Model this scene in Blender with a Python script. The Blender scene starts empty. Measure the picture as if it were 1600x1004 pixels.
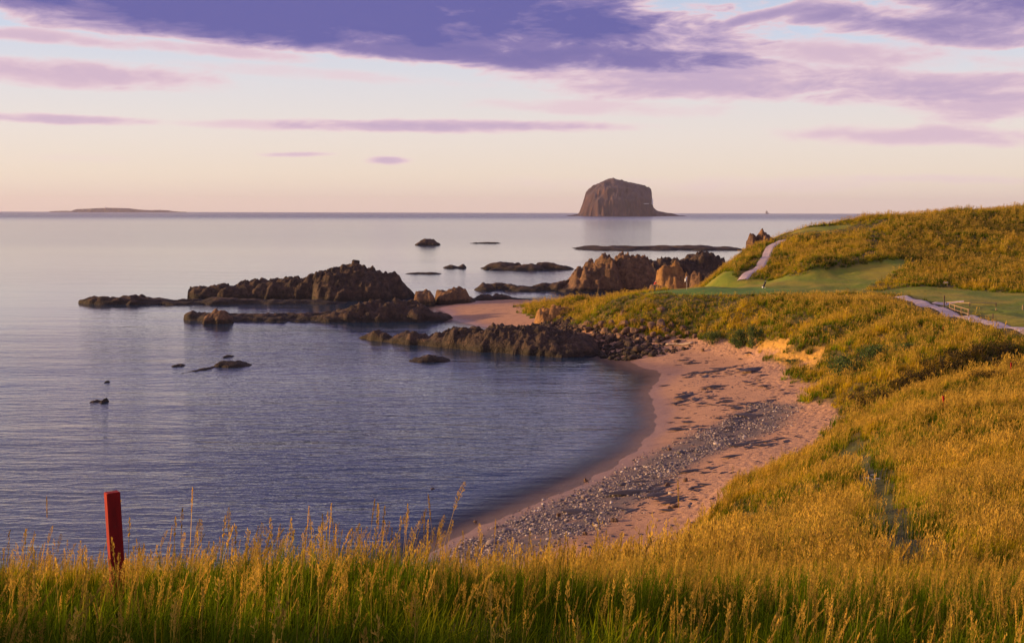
import bpy, bmesh, math, random
import numpy as np
from mathutils import Matrix, Vector

scene = bpy.context.scene
C = scene.collection
R = math.radians
rng = np.random.default_rng(11)
random.seed(5)

# ------------------------------------------------------------------ camera
F_PX, CX, CY = 1860.0, 800.0, 502.0            # focal length in photograph pixels, centre of the photograph
CAM_Z = 20.0
PITCH = math.atan((CY - 330.2) / F_PX)
ROLL = 0.0025
_F = np.array([0, math.cos(PITCH), -math.sin(PITCH)])
_U0 = np.array([0, math.sin(PITCH), math.cos(PITCH)])
_R0 = np.array([1.0, 0, 0])
_R = math.cos(ROLL) * _R0 + math.sin(ROLL) * _U0
_U = -math.sin(ROLL) * _R0 + math.cos(ROLL) * _U0
cam_d = bpy.data.cameras.new('camera')
cam = bpy.data.objects.new('camera', cam_d)
C.objects.link(cam)
cam_d.sensor_width = 36
cam_d.lens = 36 * F_PX / 1600
cam_d.clip_start = 0.1
cam_d.clip_end = 60000
m = Matrix.Identity(4)
for i in range(3):
    m[i][0], m[i][1], m[i][2] = _R[i], _U[i], -_F[i]
m[2][3] = CAM_Z
cam.matrix_world = m
scene.camera = cam

# ------------------------------------------------------------------ sky, sun, exposure
SUN_EL, SUN_AZ = R(7.5), R(-5)                  # low evening sun, from the left
sun_dir = Vector((-math.cos(SUN_EL) * math.cos(SUN_AZ), -math.cos(SUN_EL) * math.sin(SUN_AZ), math.sin(SUN_EL)))
sl = bpy.data.lights.new('sun', 'SUN')
sl.energy = 5.0
sl.angle = R(0.6)
sl.color = (1.0, 0.60, 0.26)
sun = bpy.data.objects.new('sun', sl)
sun.rotation_euler = sun_dir.to_track_quat('Z', 'Y').to_euler()
sun.location = (-60, -10, 60)
C.objects.link(sun)

scene.view_settings.view_transform = 'Standard'
scene.view_settings.look = 'None'
scene.view_settings.gamma = 1
scene.view_settings.exposure = 0.58
scene.cycles.use_denoising = True
scene.cycles.max_bounces = 8
scene.cycles.transparent_max_bounces = 8
scene.cycles.volume_bounces = 0

world = bpy.data.worlds.new('World')
scene.world = world
world.use_nodes = True


class NT:
    """small helper to write node trees"""
    def __init__(self, tree):
        self.t = tree
        self.t.nodes.clear()

    def n(self, typ, **kw):
        nd = self.t.nodes.new(typ)
        for k, v in kw.items():
            if k.startswith('i_'):
                nd.inputs[k[2:].replace('_', ' ')].default_value = v
            else:
                setattr(nd, k, v)
        return nd

    def l(self, a, b):
        self.t.links.new(a, b)

    def val(self, x, sock):
        if isinstance(x, (int, float)):
            sock.default_value = x
        elif isinstance(x, (tuple, list)):
            sock.default_value = x if len(x) == len(sock.default_value) else (*x, 1)
        else:
            self.l(x, sock)

    def math(self, op, a, b=0.0, c=None, clamp=False):
        nd = self.n('ShaderNodeMath', operation=op, use_clamp=clamp)
        self.val(a, nd.inputs[0])
        self.val(b, nd.inputs[1])
        if c is not None:
            self.val(c, nd.inputs[2])
        return nd.outputs[0]

    def mix(self, f, a, b, blend='MIX'):
        nd = self.n('ShaderNodeMix', data_type='RGBA', blend_type=blend)
        self.val(f, nd.inputs[0])
        self.val(a, nd.inputs[6])
        self.val(b, nd.inputs[7])
        return nd.outputs[2]

    def ramp(self, f, stops, interp='LINEAR'):
        nd = self.n('ShaderNodeValToRGB')
        cr = nd.color_ramp
        cr.interpolation = interp
        while len(cr.elements) < len(stops):
            cr.elements.new(0.5)
        for e, (p, c) in zip(cr.elements, stops):
            e.position = p
            e.color = (*c, 1) if not isinstance(c, (int, float)) else (c, c, c, 1)
        self.val(f, nd.inputs[0])
        return nd.outputs[0]

    def smooth(self, x, a, b, lo=0.0, hi=1.0):
        nd = self.n('ShaderNodeMapRange', interpolation_type='SMOOTHSTEP')
        self.val(x, nd.inputs[0])
        for i, v in enumerate((a, b, lo, hi)):
            self.val(v, nd.inputs[i + 1])
        return nd.outputs[0]

    def noise(self, vec, scale, detail=4, rough=0.55, dist=0.0, dims='3D'):
        nd = self.n('ShaderNodeTexNoise', noise_dimensions=dims)
        if vec is not None:
            self.l(vec, nd.inputs['Vector'])
        nd.inputs['Scale'].default_value = scale
        nd.inputs['Detail'].default_value = detail
        nd.inputs['Roughness'].default_value = rough
        nd.inputs['Distortion'].default_value = dist
        return nd.outputs['Fac']

    def comb(self, x, y, z=0.0):
        nd = self.n('ShaderNodeCombineXYZ')
        for i, v in enumerate((x, y, z)):
            self.val(v, nd.inputs[i])
        return nd.outputs[0]


def build_sky():
    g = NT(world.node_tree)
    tc = g.n('ShaderNodeTexCoord')
    sep = g.n('ShaderNodeSeparateXYZ')
    g.l(tc.outputs['Generated'], sep.inputs[0])
    x, y, z = sep.outputs
    az = g.math('ARCTAN2', x, y)
    el = g.math('ARCSINE', z)
    # units of the photograph's pixels, measured from straight ahead on the horizon
    A = g.math('MULTIPLY', az, F_PX)
    E = g.math('MULTIPLY', el, F_PX)
    # clear sky: physical sky texture blended with an evening gradient by height
    sky = g.n('ShaderNodeTexSky', sky_type='NISHITA')
    sky.sun_disc = False
    sky.sun_elevation = SUN_EL
    sky.sun_rotation = R(-85)
    sky.air_density = 1.0
    sky.dust_density = 2.0
    sky.ozone_density = 2.0
    nis = g.mix(1.0, sky.outputs[0], (0.10, 0.10, 0.10), 'MULTIPLY')
    eln = g.math('MULTIPLY', el, 1 / R(90), clamp=True)
    grad = g.ramp(eln, [(0.0, (0.96, 0.76, 0.66)), (0.018, (1.02, 0.86, 0.71)), (0.04, (0.97, 0.86, 0.80)),
                        (0.068, (0.85, 0.82, 0.87)), (0.095, (0.66, 0.74, 0.92)), (0.2, (0.30, 0.34, 0.56)),
                        (0.45, (0.13, 0.16, 0.34)), (1.0, (0.08, 0.10, 0.24))])
    clear = g.mix(0.2, grad, nis)
    # wispy displacement for cloud edges, streaked along the horizon
    nv = g.comb(g.math('MULTIPLY', A, 1 / 260.0), g.math('MULTIPLY', E, 1 / 62.0), 3.1)
    n1 = g.noise(nv, 1.0, 6, 0.6, 0.6)
    nv2 = g.comb(g.math('MULTIPLY', A, 1 / 90.0), g.math('MULTIPLY', E, 1 / 26.0), 7.7)
    n2 = g.noise(nv2, 1.0, 5, 0.6, 0.3)
    n1c = g.math('SUBTRACT', n1, 0.5)
    n2c = g.math('SUBTRACT', n2, 0.5)
    wob = g.math('ADD', g.math('MULTIPLY', n1c, 1.9), g.math('MULTIPLY', n2c, 1.5))
    # clouds: (centre x, centre y in photograph pixels, half width, half height, slope, thickness, edge)
    clouds = [
        (430, 12, 720, 72, 0.070, 1.30, 0.5), (300, 40, 520, 44, 0.075, 0.8, 0.6), (760, 85, 420, 34, 0.055, 0.85, 0.7),
        (1000, 68, 260, 26, 0.03, 0.7, 0.8), (1180, 42, 110, 12, -0.22, 0.55, 0.8),
        (1440, 62, 260, 30, 0.12, 0.64, 0.9), (1560, 20, 220, 60, 0.10, 0.76, 0.9), (1050, 130, 330, 42, 0.04, 0.42, 1.0),
        (1330, 150, 420, 34, 0.06, 0.43, 0.9), (1540, 175, 200, 40, 0.03, 0.34, 0.9), (1440, 220, 230, 20, 0.03, 0.30, 0.9),
        (120, 135, 250, 24, 0.03, 0.34, 0.8), (90, 88, 150, 12, 0.04, 0.34, 0.8), (330, 95, 190, 12, 0.06, 0.3, 0.9),
        (700, 202, 330, 12, 0.0, 0.40, 0.75), (440, 203, 170, 9, 0.0, 0.25, 0.8), (90, 202, 160, 9, 0.01, 0.34, 0.75),
        (612, 255, 44, 8, 0.0, 0.36, 0.7), (460, 247, 80, 5, -0.02, 0.28, 0.7), (1080, 290, 420, 16, 0.0, 0.15, 1.0),
        (120, 257, 90, 7, 0.0, 0.12, 1.0), (1480, 284, 220, 9, 0.02, 0.18, 0.9), (560, 130, 330, 12, 0.05, 0.2, 1.0),
        (1280, 95, 260, 24, 0.1, 0.34, 1.0), (980, 175, 260, 16, 0.03, 0.24, 1.0),
    ]
    dens = None
    for (cx, cy, rx, ry, slope, th, edge) in clouds:
        azc = math.atan((cx - CX) / F_PX) * F_PX
        elc = (332.5 - cy) / F_PX * F_PX
        du = g.math('SUBTRACT', A, azc)
        u = g.math('MULTIPLY', du, 1 / rx)
        v = g.math('MULTIPLY', g.math('ADD', g.math('SUBTRACT', E, elc), g.math('MULTIPLY', du, slope)), 1 / ry)
        r2 = g.math('ADD', g.math('MULTIPLY', u, u), g.math('MULTIPLY', v, v))
        q = g.math('ADD', r2, g.math('MULTIPLY', wob, 0.7 + 0.8 * edge))
        mk = g.smooth(q, 1.45, 0.35 - 0.75 * edge, 0.0, th)
        dens = mk if dens is None else g.math('MAXIMUM', dens, mk)
    # the cloud sheet overhead and round the rest of the sky, seen on a flat layer
    zz = g.math('ADD', z, 0.06)
    pv = g.comb(g.math('DIVIDE', x, zz), g.math('DIVIDE', y, zz), 0.3)
    n3 = g.noise(pv, 0.55, 6, 0.55, 0.5)
    high = g.smooth(el, R(9.5), R(17))
    sheet = g.math('MULTIPLY', g.smooth(n3, 0.36, 0.60), g.math('MULTIPLY', high, 0.95))
    dens = g.math('MAXIMUM', dens, sheet)
    dens = g.math('MULTIPLY', dens, g.math('ADD', 0.50, g.math('ADD', g.math('MULTIPLY', n1, 0.62), g.math('MULTIPLY', n2, 0.36))))
    ccol = g.ramp(dens, [(0.0, (0.90, 0.70, 0.68)), (0.22, (0.76, 0.56, 0.63)), (0.42, (0.50, 0.38, 0.55)),
                         (0.66, (0.24, 0.195, 0.42)), (1.0, (0.135, 0.130, 0.37))])
    f = g.smooth(dens, 0.02, 0.30)
    col = g.mix(f, clear, ccol)
    bg = g.n('ShaderNodeBackground')
    g.l(col, bg.inputs[0])
    bg.inputs[1].default_value = 0.70
    out = g.n('ShaderNodeOutputWorld')
    g.l(bg.outputs[0], out.inputs[0])


build_sky()


# ------------------------------------------------------------------ pixel rays, noise
def ray(px, py):
    d = _F + (px - CX) / F_PX * _R + (CY - py) / F_PX * _U
    return d


def W(px, py, z):
    d = ray(px, py)
    t = (z - CAM_Z) / d[2]
    return (d[0] * t, d[1] * t, z)


def D(px, py, dist):
    d = ray(px, py)
    t = dist / d[1]
    return (d[0] * t, dist, CAM_Z + d[2] * t)


_prm = np.random.default_rng(3).permutation(512)
_prm = np.concatenate([_prm, _prm, _prm])
_gr = np.stack([np.cos(np.arange(512) * 2.399963), np.sin(np.arange(512) * 2.399963)], 1)


def perlin(x, y, seed=0):
    x = np.asarray(x, float) + seed * 17.31
    y = np.asarray(y, float) - seed * 9.77
    xi, yi = np.floor(x).astype(int), np.floor(y).astype(int)
    xf, yf = x - xi, y - yi
    u, v = xf * xf * xf * (xf * (xf * 6 - 15) + 10), yf * yf * yf * (yf * (yf * 6 - 15) + 10)

    def gd(ix, iy, dx, dy):
        h = _prm[(_prm[ix & 511] + (iy & 511))]
        return _gr[h, 0] * dx + _gr[h, 1] * dy
    a = gd(xi, yi, xf, yf) * (1 - u) + gd(xi + 1, yi, xf - 1, yf) * u
    b = gd(xi, yi + 1, xf, yf - 1) * (1 - u) + gd(xi + 1, yi + 1, xf - 1, yf - 1) * u
    return (a * (1 - v) + b * v) * 1.5


def fbm(x, y, oct=4, seed=0, gain=0.5):
    s, a, f = 0, 1.0, 1.0
    for o in range(oct):
        s = s + a * perlin(x * f, y * f, seed + o * 5)
        a *= gain
        f *= 2.03
    return s


def ridged(x, y, oct=4, seed=0):
    s, a, f = 0, 0.6, 1.0
    for o in range(oct):
        s = s + a * (1 - np.abs(perlin(x * f, y * f, seed + o * 7)) * 2)
        a *= 0.5
        f *= 2.1
    return s


def cells(x, y, seed=0):
    """distance to nearest cell point, difference to the second, random value of the cell"""
    xi, yi = np.floor(x).astype(int), np.floor(y).astype(int)
    f1 = np.full(np.shape(x), 9.0)
    f2 = np.full(np.shape(x), 9.0)
    rv = np.zeros(np.shape(x))
    for dx in (-1, 0, 1):
        for dy in (-1, 0, 1):
            h = _prm[_prm[(xi + dx + seed * 13) & 511] + ((yi + dy + seed * 29) & 511)]
            px = xi + dx + (h % 23) / 23.0
            py = yi + dy + (h % 37) / 37.0
            dd = np.hypot(px - x, py - y)
            r = (h % 101) / 101.0
            near = dd < f1
            f2 = np.where(near, f1, np.minimum(f2, dd))
            rv = np.where(near, r, rv)
            f1 = np.where(near, dd, f1)
    return f1, f2 - f1, rv


def sstep(a, b, x):
    t = np.clip((x - a) / (b - a), 0, 1)
    return t * t * (3 - 2 * t)


# ------------------------------------------------------------------ object helpers
def tag(o, label=None, cat=None, group=None, kind=None):
    if label:
        o['label'] = label
    if cat:
        o['category'] = cat
    if group:
        o['group'] = group
    if kind:
        o['kind'] = kind
    return o


def mesh_obj(name, verts, faces, mat=None, parent=None, smooth=True, link=True):
    me = bpy.data.meshes.new(name)
    me.from_pydata([tuple(v) for v in verts] if not isinstance(verts, np.ndarray) else verts.tolist(), [], faces)
    if mat:
        me.materials.append(mat)
    if smooth:
        me.polygons.foreach_set('use_smooth', [True] * len(me.polygons))
    o = bpy.data.objects.new(name, me)
    if link:
        C.objects.link(o)
    if parent:
        o.parent = parent
    return o


def empty(name, loc=(0, 0, 0), rz=0.0):
    o = bpy.data.objects.new(name, None)
    o.location = loc
    o.rotation_euler = (0, 0, rz)
    o.empty_display_size = 0.3
    C.objects.link(o)
    return o


def grid_mesh(name, xs, ys, Z, mat, keep=None, attrs=None, smooth=True):
    """height field; keep masks the faces"""
    nx, ny = len(xs), len(ys)
    X, Y = np.meshgrid(xs, ys)
    co = np.stack([X, Y, Z], -1).reshape(-1, 3)
    idx = np.arange(nx * ny).reshape(ny, nx)
    q = np.stack([idx[:-1, :-1], idx[:-1, 1:], idx[1:, 1:], idx[1:, :-1]], -1).reshape(-1, 4)
    if keep is not None:
        q = q[keep.reshape(-1)]
    used, inv = np.unique(q, return_inverse=True)
    q = inv.reshape(-1, 4)
    co = co[used]
    me = bpy.data.meshes.new(name)
    me.vertices.add(len(co))
    me.vertices.foreach_set('co', co.ravel())
    me.loops.add(q.size)
    me.loops.foreach_set('vertex_index', q.ravel().astype(np.int32))
    me.polygons.add(len(q))
    me.polygons.foreach_set('loop_start', np.arange(0, q.size, 4, dtype=np.int32))
    me.polygons.foreach_set('loop_total', np.full(len(q), 4, dtype=np.int32))
    me.update(calc_edges=True)
    if smooth:
        me.polygons.foreach_set('use_smooth', [True] * len(q))
    for k, a in (attrs or {}).items():
        at = me.attributes.new(k, 'FLOAT', 'POINT')
        at.data.foreach_set('value', a.reshape(-1)[used].astype(np.float32))
    me.materials.append(mat)
    o = bpy.data.objects.new(name, me)
    C.objects.link(o)
    return o


def material(name):
    mt = bpy.data.materials.new(name)
    mt.use_nodes = True
    return mt, NT(mt.node_tree)


def finish(g, bsdf_out, disp=None):
    out = g.n('ShaderNodeOutputMaterial')
    g.l(bsdf_out, out.inputs[0])


def bump(g, h, strength=0.5, dist=0.1, normal=None):
    b = g.n('ShaderNodeBump')
    b.inputs['Strength'].default_value = strength
    b.inputs['Distance'].default_value = dist
    g.l(h, b.inputs['Height'])
    if normal:
        g.l(normal, b.inputs['Normal'])
    return b.outputs[0]


def simple_mat(name, col, rough=0.7, var=0.15, scale=8.0, metal=0.0, bumpd=0.004):
    mt, g = material(name)
    geo = g.n('ShaderNodeTexCoord')
    n = g.noise(geo.outputs['Object'], scale, 5, 0.6)
    dark = tuple(c * (1 - var * 2) for c in col)
    lite = tuple(min(1, c * (1 + var)) for c in col)
    c = g.ramp(n, [(0.3, dark), (0.7, lite)])
    p = g.n('ShaderNodeBsdfPrincipled', i_Roughness=rough, i_Metallic=metal)
    g.l(c, p.inputs['Base Color'])
    g.l(bump(g, n, 0.5, bumpd), p.inputs['Normal'])
    finish(g, p.outputs[0])
    return mt


# ------------------------------------------------------------------ the lie of the land
ctrl = []
# cove shoreline
for p in [(600, 902), (680, 858), (740, 826), (800, 802), (860, 776), (915, 752), (960, 727), (1000, 698), (1026, 665),
          (1022, 640), (1016, 620), (1026, 598), (1008, 575), (975, 561), (930, 550)]:
    ctrl.append(W(p[0], p[1], 0.0))
# sea bed
for p in [(640, 800, -1.2), (720, 770, -1.2), (820, 730, -1.1), (900, 690, -1.0), (940, 650, -.8), (945, 610, -.8), (900, 580, -.8), (860, 562, -.6),
          (500, 800, -3), (600, 700, -3), (750, 640, -2.4), (800, 600, -2.2), (300, 600, -5), (0, 700, -5), (0, 500, -8), (300, 470, -4),
          (640, 532, -1.6), (740, 540, -1.2), (800, 545, -1.0), (740, 518, -.5), (600, 510, -2), (700, 462, -1.5), (600, 440, -5),
          (800, 420, -6), (1000, 400, -8), (1100, 390, -8), (860, 462, -.5), (900, 457, -.6), (960, 452, -0.8)]:
    ctrl.append(W(*p))
# little far beach
for p in [(688, 482, 0.05), (700, 497, 0.05), (760, 509, 0.1), (805, 513, 0.4), (750, 489, .7), (800, 486, 1.1), (830, 481, 1.6),
          (800, 468, .5), (760, 473, .3), (720, 475, .1), (840, 475, 1.9), (870, 477, 2.6), (880, 470, 3.0), (905, 464, 4.0), (930, 474, 4.2), (960, 461, 6.2),
          (850, 500, 1.3), (900, 505, 1.8), (930, 525, 1.2), (880, 530, .5), (900, 545, .2), (960, 500, 3.6)]:
    ctrl.append(W(*p))
# sand of the cove
for p in [(950, 541, 0.9), (1000, 536, 1.6), (1080, 533, 2.1), (1130, 540, 2.2), (1185, 549, 2.25), (1240, 577, 2.3), (1280, 605, 2.35), (1310, 642, 2.5), (1150, 640, 1.3),
          (1100, 600, 1.1), (1150, 572, 1.6), (1050, 560, .7), (1200, 700, 2.0), (1100, 720, 1.2), (1000, 790, 1.3), (900, 840, 1.5), (800, 850, .8),
          (1230, 640, 1.9), (1060, 680, .5)]:
    ctrl.append(W(*p))
# banks round the cove: foot above, face and top here
ctrl += [(34.6, 127, 5.0), (37.5, 128, 6.6), (44, 128, 7.6), (33.0, 151, 4.6), (35, 153, 6.0), (38, 156, 7.3), (33.6, 140, 4.6), (36.5, 141, 6.6),
         (33.2, 134, 2.3), (32.6, 146, 2.25),
         (25.5, 168, 4.0), (26, 174, 6.9), (20, 172, 3.9), (20.5, 178, 6.8), (14.5, 174, 3.4), (15.5, 183, 6.2), (32, 160, 4.6), (33, 165, 7.1),
         (32, 107, 4.6), (38, 110, 6.6), (46, 112, 7.6), (50, 140, 7.7), (43, 150, 7.7), (46, 165, 7.7), (35, 172, 7.6), (28, 178, 7.7),
         (52, 118, 7.9), (60, 118, 8.1)]
# terrace, green, fairways, hill
for p in [(1010, 456, 7.5), (1100, 449, 7.8), (1155, 438, 8.0), (1180, 452, 7.8), (1300, 455, 8.0), (1415, 408, 11.5), (1300, 423, 10.2), (1230, 432, 8.9), (1500, 400, 12.2), (1600, 400, 12.4),
          (1500, 450, 8.5), (1600, 460, 8.2), (1400, 452, 8.2), (1420, 440, 9.2), (1350, 440, 8.9), (1540, 485, 7.8), (1600, 495, 7.9), (1415, 467, 7.8), (1470, 485, 7.8), (1600, 518, 8.0),
          (1205, 398, 12), (1218, 379, 14.0), (1190, 415, 10.3), (1150, 406, 11), (1172, 386, 13), (1130, 424, 9.3), (1232, 369, 14.7), (1255, 357, 16.6), (1295, 354, 17.0),
          (1260, 400, 12.5), (1330, 390, 13.3), (1330, 360, 16.4)]:
    ctrl.append(W(*p))
for p in [(1310, 352, 250), (1350, 345, 250), (1400, 341, 250), (1450, 335, 255), (1500, 331, 260), (1600, 326, 268), (1700, 322, 275), (1500, 365, 235), (1600, 365, 238)]:
    ctrl.append(D(*p))
# seaward fall of the headland and ground behind the skyline
ctrl += [(24, 202, 3), (22, 215, .2), (33, 216, 4.5), (32, 228, 1), (38, 231, 6), (36, 245, 1.5), (44, 248, 8), (46, 262, 4), (30, 255, -1), (55, 265, 9), (62, 275, 10), (74, 272, 13),
         (55, 290, 2), (80, 300, 6), (100, 320, 12), (140, 330, 17), (180, 300, 22), (220, 250, 25), (220, 150, 22), (150, 200, 18), (120, 150, 10.5), (120, 110, 10), (85, 130, 8.2), (85, 100, 8.8),
         (40, 300, -3), (60, 330, -4), (140, 400, 6), (60, 400, -6), (0, 400, -9), (-60, 400, -10), (-60, 200, -8), (-60, 100, -6), (0, 300, -4), (220, 400, 15)]
# the hillside under the camera
for p in [(0, 1004, 5.0), (400, 1004, 5.0), (800, 1004, 5.0), (1200, 1004, 5.0), (1600, 1004, 5.1), (0, 958, 9.2), (180, 945, 9.3), (400, 938, 10), (600, 952, 12), (800, 956, 13), (1000, 940, 13), (1300, 930, 13.3), (1600, 925, 13.5),
          (0, 948, 11.5), (300, 938, 12), (600, 952, 14.5), (800, 940, 20), (930, 912, 30), (1100, 805, 45), (1300, 688, 62), (1400, 648, 72), (1474, 646, 69), (1450, 612, 83), (1600, 578, 94),
          (1600, 700, 46), (1600, 850, 20), (1300, 850, 21.5), (1300, 755, 41), (1450, 750, 38), (1450, 680, 54), (1100, 870, 27), (1600, 630, 68)]:
    ctrl.append(D(*p))
ctrl += [(0, 0, 18.4), (0, 2.5, 18.5), (-6, 15, 13.2), (-10, 25, 7), (-3, 18, 11.8), (-5, 30, 4.5), (-8, 40, 2.0), (-12, 50, 0), (-1, 22, 10.6), (-2, 32, 5), (-3, 45, 2.3),
         (2, 30, 7.4), (2, 40, 4.2), (2, 52, 2.3), (6.5, 38, 8), (7, 46, 4), (7.5, 55, 2.3), (11, 51, 7), (12, 59, 3.8), (12.5, 66, 2.4), (19.5, 69, 6.5), (21, 78, 3.8), (24, 88, 2.6),
         (29, 93, 3.8), (34, 101, 4.4), (38, 99, 5.2), (44, 105, 6.2), (28, 88, 5.6), (36, 94, 6.6),
         (-12, 8, 17.2), (-20, 12, 15.5), (-25, 30, 4), (-28, 45, 0), (-60, 45, -1), (-60, 35, 2), (-60, 20, 12), (-60, 0, 18), (-60, -40, 21), (0, -40, 24), (60, -40, 24), (200, -40, 26), (220, 60, 22),
         (0, -8, 19.2), (-5, 5, 18.1), (-5, 1, 18.5), (-8, 7, 17.6), (-15, -6, 22.1), (-15, -2, 22.0), (-15, 2.8, 21.9), (-15, 5.8, 20.3), (-15, 10.5, 16.6), (-22, -4, 22.0), (-22, 4, 19.6), (-34, 0, 18.5),  # includes an unseen mound at the left, added to shade the near grass
         (40, 40, 15), (60, 60, 13.5), (30, 10, 19.5), (60, 20, 19), (100, 60, 15), (60, 90, 9.5)]
ctrl = np.array(ctrl, float)


def rbf_fit(P, c=1.6):
    d = np.hypot(P[:, None, 0] - P[None, :, 0], P[:, None, 1] - P[None, :, 1])
    A = -np.sqrt(d * d + c * c)
    n = len(P)
    M = np.zeros((n + 1, n + 1))
    M[:n, :n] = A + np.eye(n) * 0.3
    M[:n, n] = 1
    M[n, :n] = 1
    w = np.linalg.solve(M, np.append(P[:, 2], 0))
    return w, c


_w, _c = rbf_fit(ctrl)


def rbf_eval(x, y):
    sh = np.shape(x)
    x, y = np.ravel(x), np.ravel(y)
    out = np.full(x.shape, _w[-1])
    for k in range(len(ctrl)):
        out -= _w[k] * np.sqrt((x - ctrl[k, 0]) ** 2 + (y - ctrl[k, 1]) ** 2 + _c * _c)
    return out.reshape(sh)


def spaced(parts):
    a = []
    for lo, hi, st in parts:
        a.append(np.arange(lo, hi, st))
    a.append(np.array([parts[-1][1]]))
    return np.concatenate(a)


GX = spaced([(-60, -20, 2.0), (-20, 64, 0.55), (64, 130, 1.2), (130, 220, 4.0)])
GY = spaced([(-40, -6, 2.0), (-6, 40, 0.5), (40, 190, 0.55), (190, 290, 0.9), (290, 400, 4.0)])
_X, _Y = np.meshgrid(GX, GY)
GZ = rbf_eval(_X, _Y)
beach_thr = 2.62 - 1.1 * sstep(175, 200, _Y)
hum = sstep(2.8, 4.5, GZ)
far_t = sstep(92, 110, _Y)
GZ = GZ + hum * (0.16 * fbm(_X / 5, _Y / 5, 3, 1) + far_t * (1 - 0.8 * sstep(160, 168, _Y) * sstep(200, 192, _Y)) * (0.30 * fbm(_X / 6.5, _Y / 6.5, 3, 2)))
GZ = GZ + (1 - hum) * 0.05 * fbm(_X / 3, _Y / 3, 4, 4)
GZ = GZ + 0.9 * sstep(8, 14, GZ) * sstep(150, 190, _Y) * fbm(_X / 22, _Y / 22, 2, 9)


def bil(G, x, y):
    x, y = np.asarray(x, float), np.asarray(y, float)
    i = np.clip(np.searchsorted(GX, x) - 1, 0, len(GX) - 2)
    j = np.clip(np.searchsorted(GY, y) - 1, 0, len(GY) - 2)
    fx = np.clip((x - GX[i]) / (GX[i + 1] - GX[i]), 0, 1)
    fy = np.clip((y - GY[j]) / (GY[j + 1] - GY[j]), 0, 1)
    return (G[j, i] * (1 - fx) + G[j, i + 1] * fx) * (1 - fy) + (G[j + 1, i] * (1 - fx) + G[j + 1, i + 1] * fx) * fy


def ground(x, y):
    return float(bil(GZ, x, y))


def hit(px, py, t0=3.0, t1=390.0):
    """where the line of sight through a photograph pixel meets the land"""
    d = ray(px, py)
    d = d / d[1]
    t = np.arange(t0, t1, 0.15)
    z = CAM_Z + d[2] * t
    g = bil(GZ, d[0] * t, t)
    k = np.nonzero(z <= g)[0]
    if len(k) == 0:
        return W(px, py, 0.0)
    t = t[k[0]]
    return (d[0] * t, t, ground(d[0] * t, t))


def poly_mask(X, Y, poly):
    x, y = np.ravel(X), np.ravel(Y)
    ins = np.zeros(x.shape, bool)
    n = len(poly)
    for i in range(n):
        x0, y0 = poly[i][:2]
        x1, y1 = poly[(i + 1) % n][:2]
        c = ((y0 > y) != (y1 > y)) & (x < (x1 - x0) * (y - y0) / (y1 - y0 + 1e-12) + x0)
        ins ^= c
    return ins.reshape(np.shape(X))


def line_dist(X, Y, pts):
    best = np.full(np.shape(X), 1e9)
    for a, b in zip(pts[:-1], pts[1:]):
        ax, ay, bx, by = a[0], a[1], b[0], b[1]
        L = (bx - ax) ** 2 + (by - ay) ** 2
        t = np.clip(((X - ax) * (bx - ax) + (Y - ay) * (by - ay)) / L, 0, 1)
        best = np.minimum(best, np.hypot(X - ax - t * (bx - ax), Y - ay - t * (by - ay)))
    return best


def blur(M, n=1):
    M = M.astype(float)
    for _ in range(n):
        P = np.pad(M, 1, mode='edge')
        M = (P[:-2, 1:-1] + P[2:, 1:-1] + P[1:-1, :-2] + P[1:-1, 2:] + 2 * P[1:-1, 1:-1]) / 6
    return M


# mown turf
fair_px = [
    [(1000, 460), (1040, 453), (1100, 447), (1155, 439), (1200, 438), (1240, 432), (1300, 421), (1350, 412), (1385, 406), (1416, 406), (1421, 413), (1395, 430), (1358, 447), (1345, 455), (1330, 458), (1150, 460.5), (1060, 461)],
    [(1330, 457), (1400, 451), (1480, 449), (1560, 456), (1640, 460), (1700, 464), (1700, 530), (1640, 524), (1600, 514), (1512, 492), (1478, 480), (1440, 467), (1400, 459.5)],
]
FAIR = [[hit(*p)[:2] for p in poly] for poly in fair_px]
GREEN = [hit(*p)[:2] for p in [(1000, 460.0), (1040, 453.5), (1100, 449.5), (1180, 449), (1235, 453), (1245, 459), (1150, 460.5), (1060, 461)]]
m_green = blur(poly_mask(_X, _Y, GREEN), 1)
m_fair = np.maximum(poly_mask(_X, _Y, FAIR[0]), poly_mask(_X, _Y, FAIR[1]))
TC = W(1280, 355, 16.9)
d_tee = np.hypot((_X - TC[0]) / 1.6, _Y - TC[1])
m_fair = blur(np.maximum(m_fair, np.maximum(d_tee < 4.0, m_green > 0.5)), 1)
# paths
PATH1 = [hit(*p)[:2] for p in [(1408, 463), (1440, 473), (1475, 485), (1520, 498), (1560, 508), (1610, 520), (1700, 541)]]
PATH2 = [W(p[0], p[1], p[2])[:2] for p in [(1160, 438, 8.05), (1172, 430, 8.7), (1186, 419, 9.9), (1196, 409, 10.8), (1199, 400, 11.8), (1200, 392, 12.6), (1205, 385, 13.3), (1214, 379, 14.0), (1222, 376, 14.3)]]
SPUR = [hit(*p)[:2] for p in [(1465, 476), (1480, 472.5), (1506, 470.5)]]
TRACK = [hit(*p)[:2] for p in [(1325, 700), (1345, 722), (1366, 755), (1384, 792), (1396, 822), (1415, 850), (1440, 880)]]
TRACK2 = [hit(*p)[:2] for p in [(1382, 345), (1366, 352), (1363, 366), (1365, 384), (1360, 396), (1340, 407)]]
d_path = np.minimum(np.minimum(line_dist(_X, _Y, PATH1), line_dist(_X, _Y, PATH2)), line_dist(_X, _Y, SPUR))
d_track = line_dist(_X, _Y, TRACK)
d_track2 = line_dist(_X, _Y, TRACK2)
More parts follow.
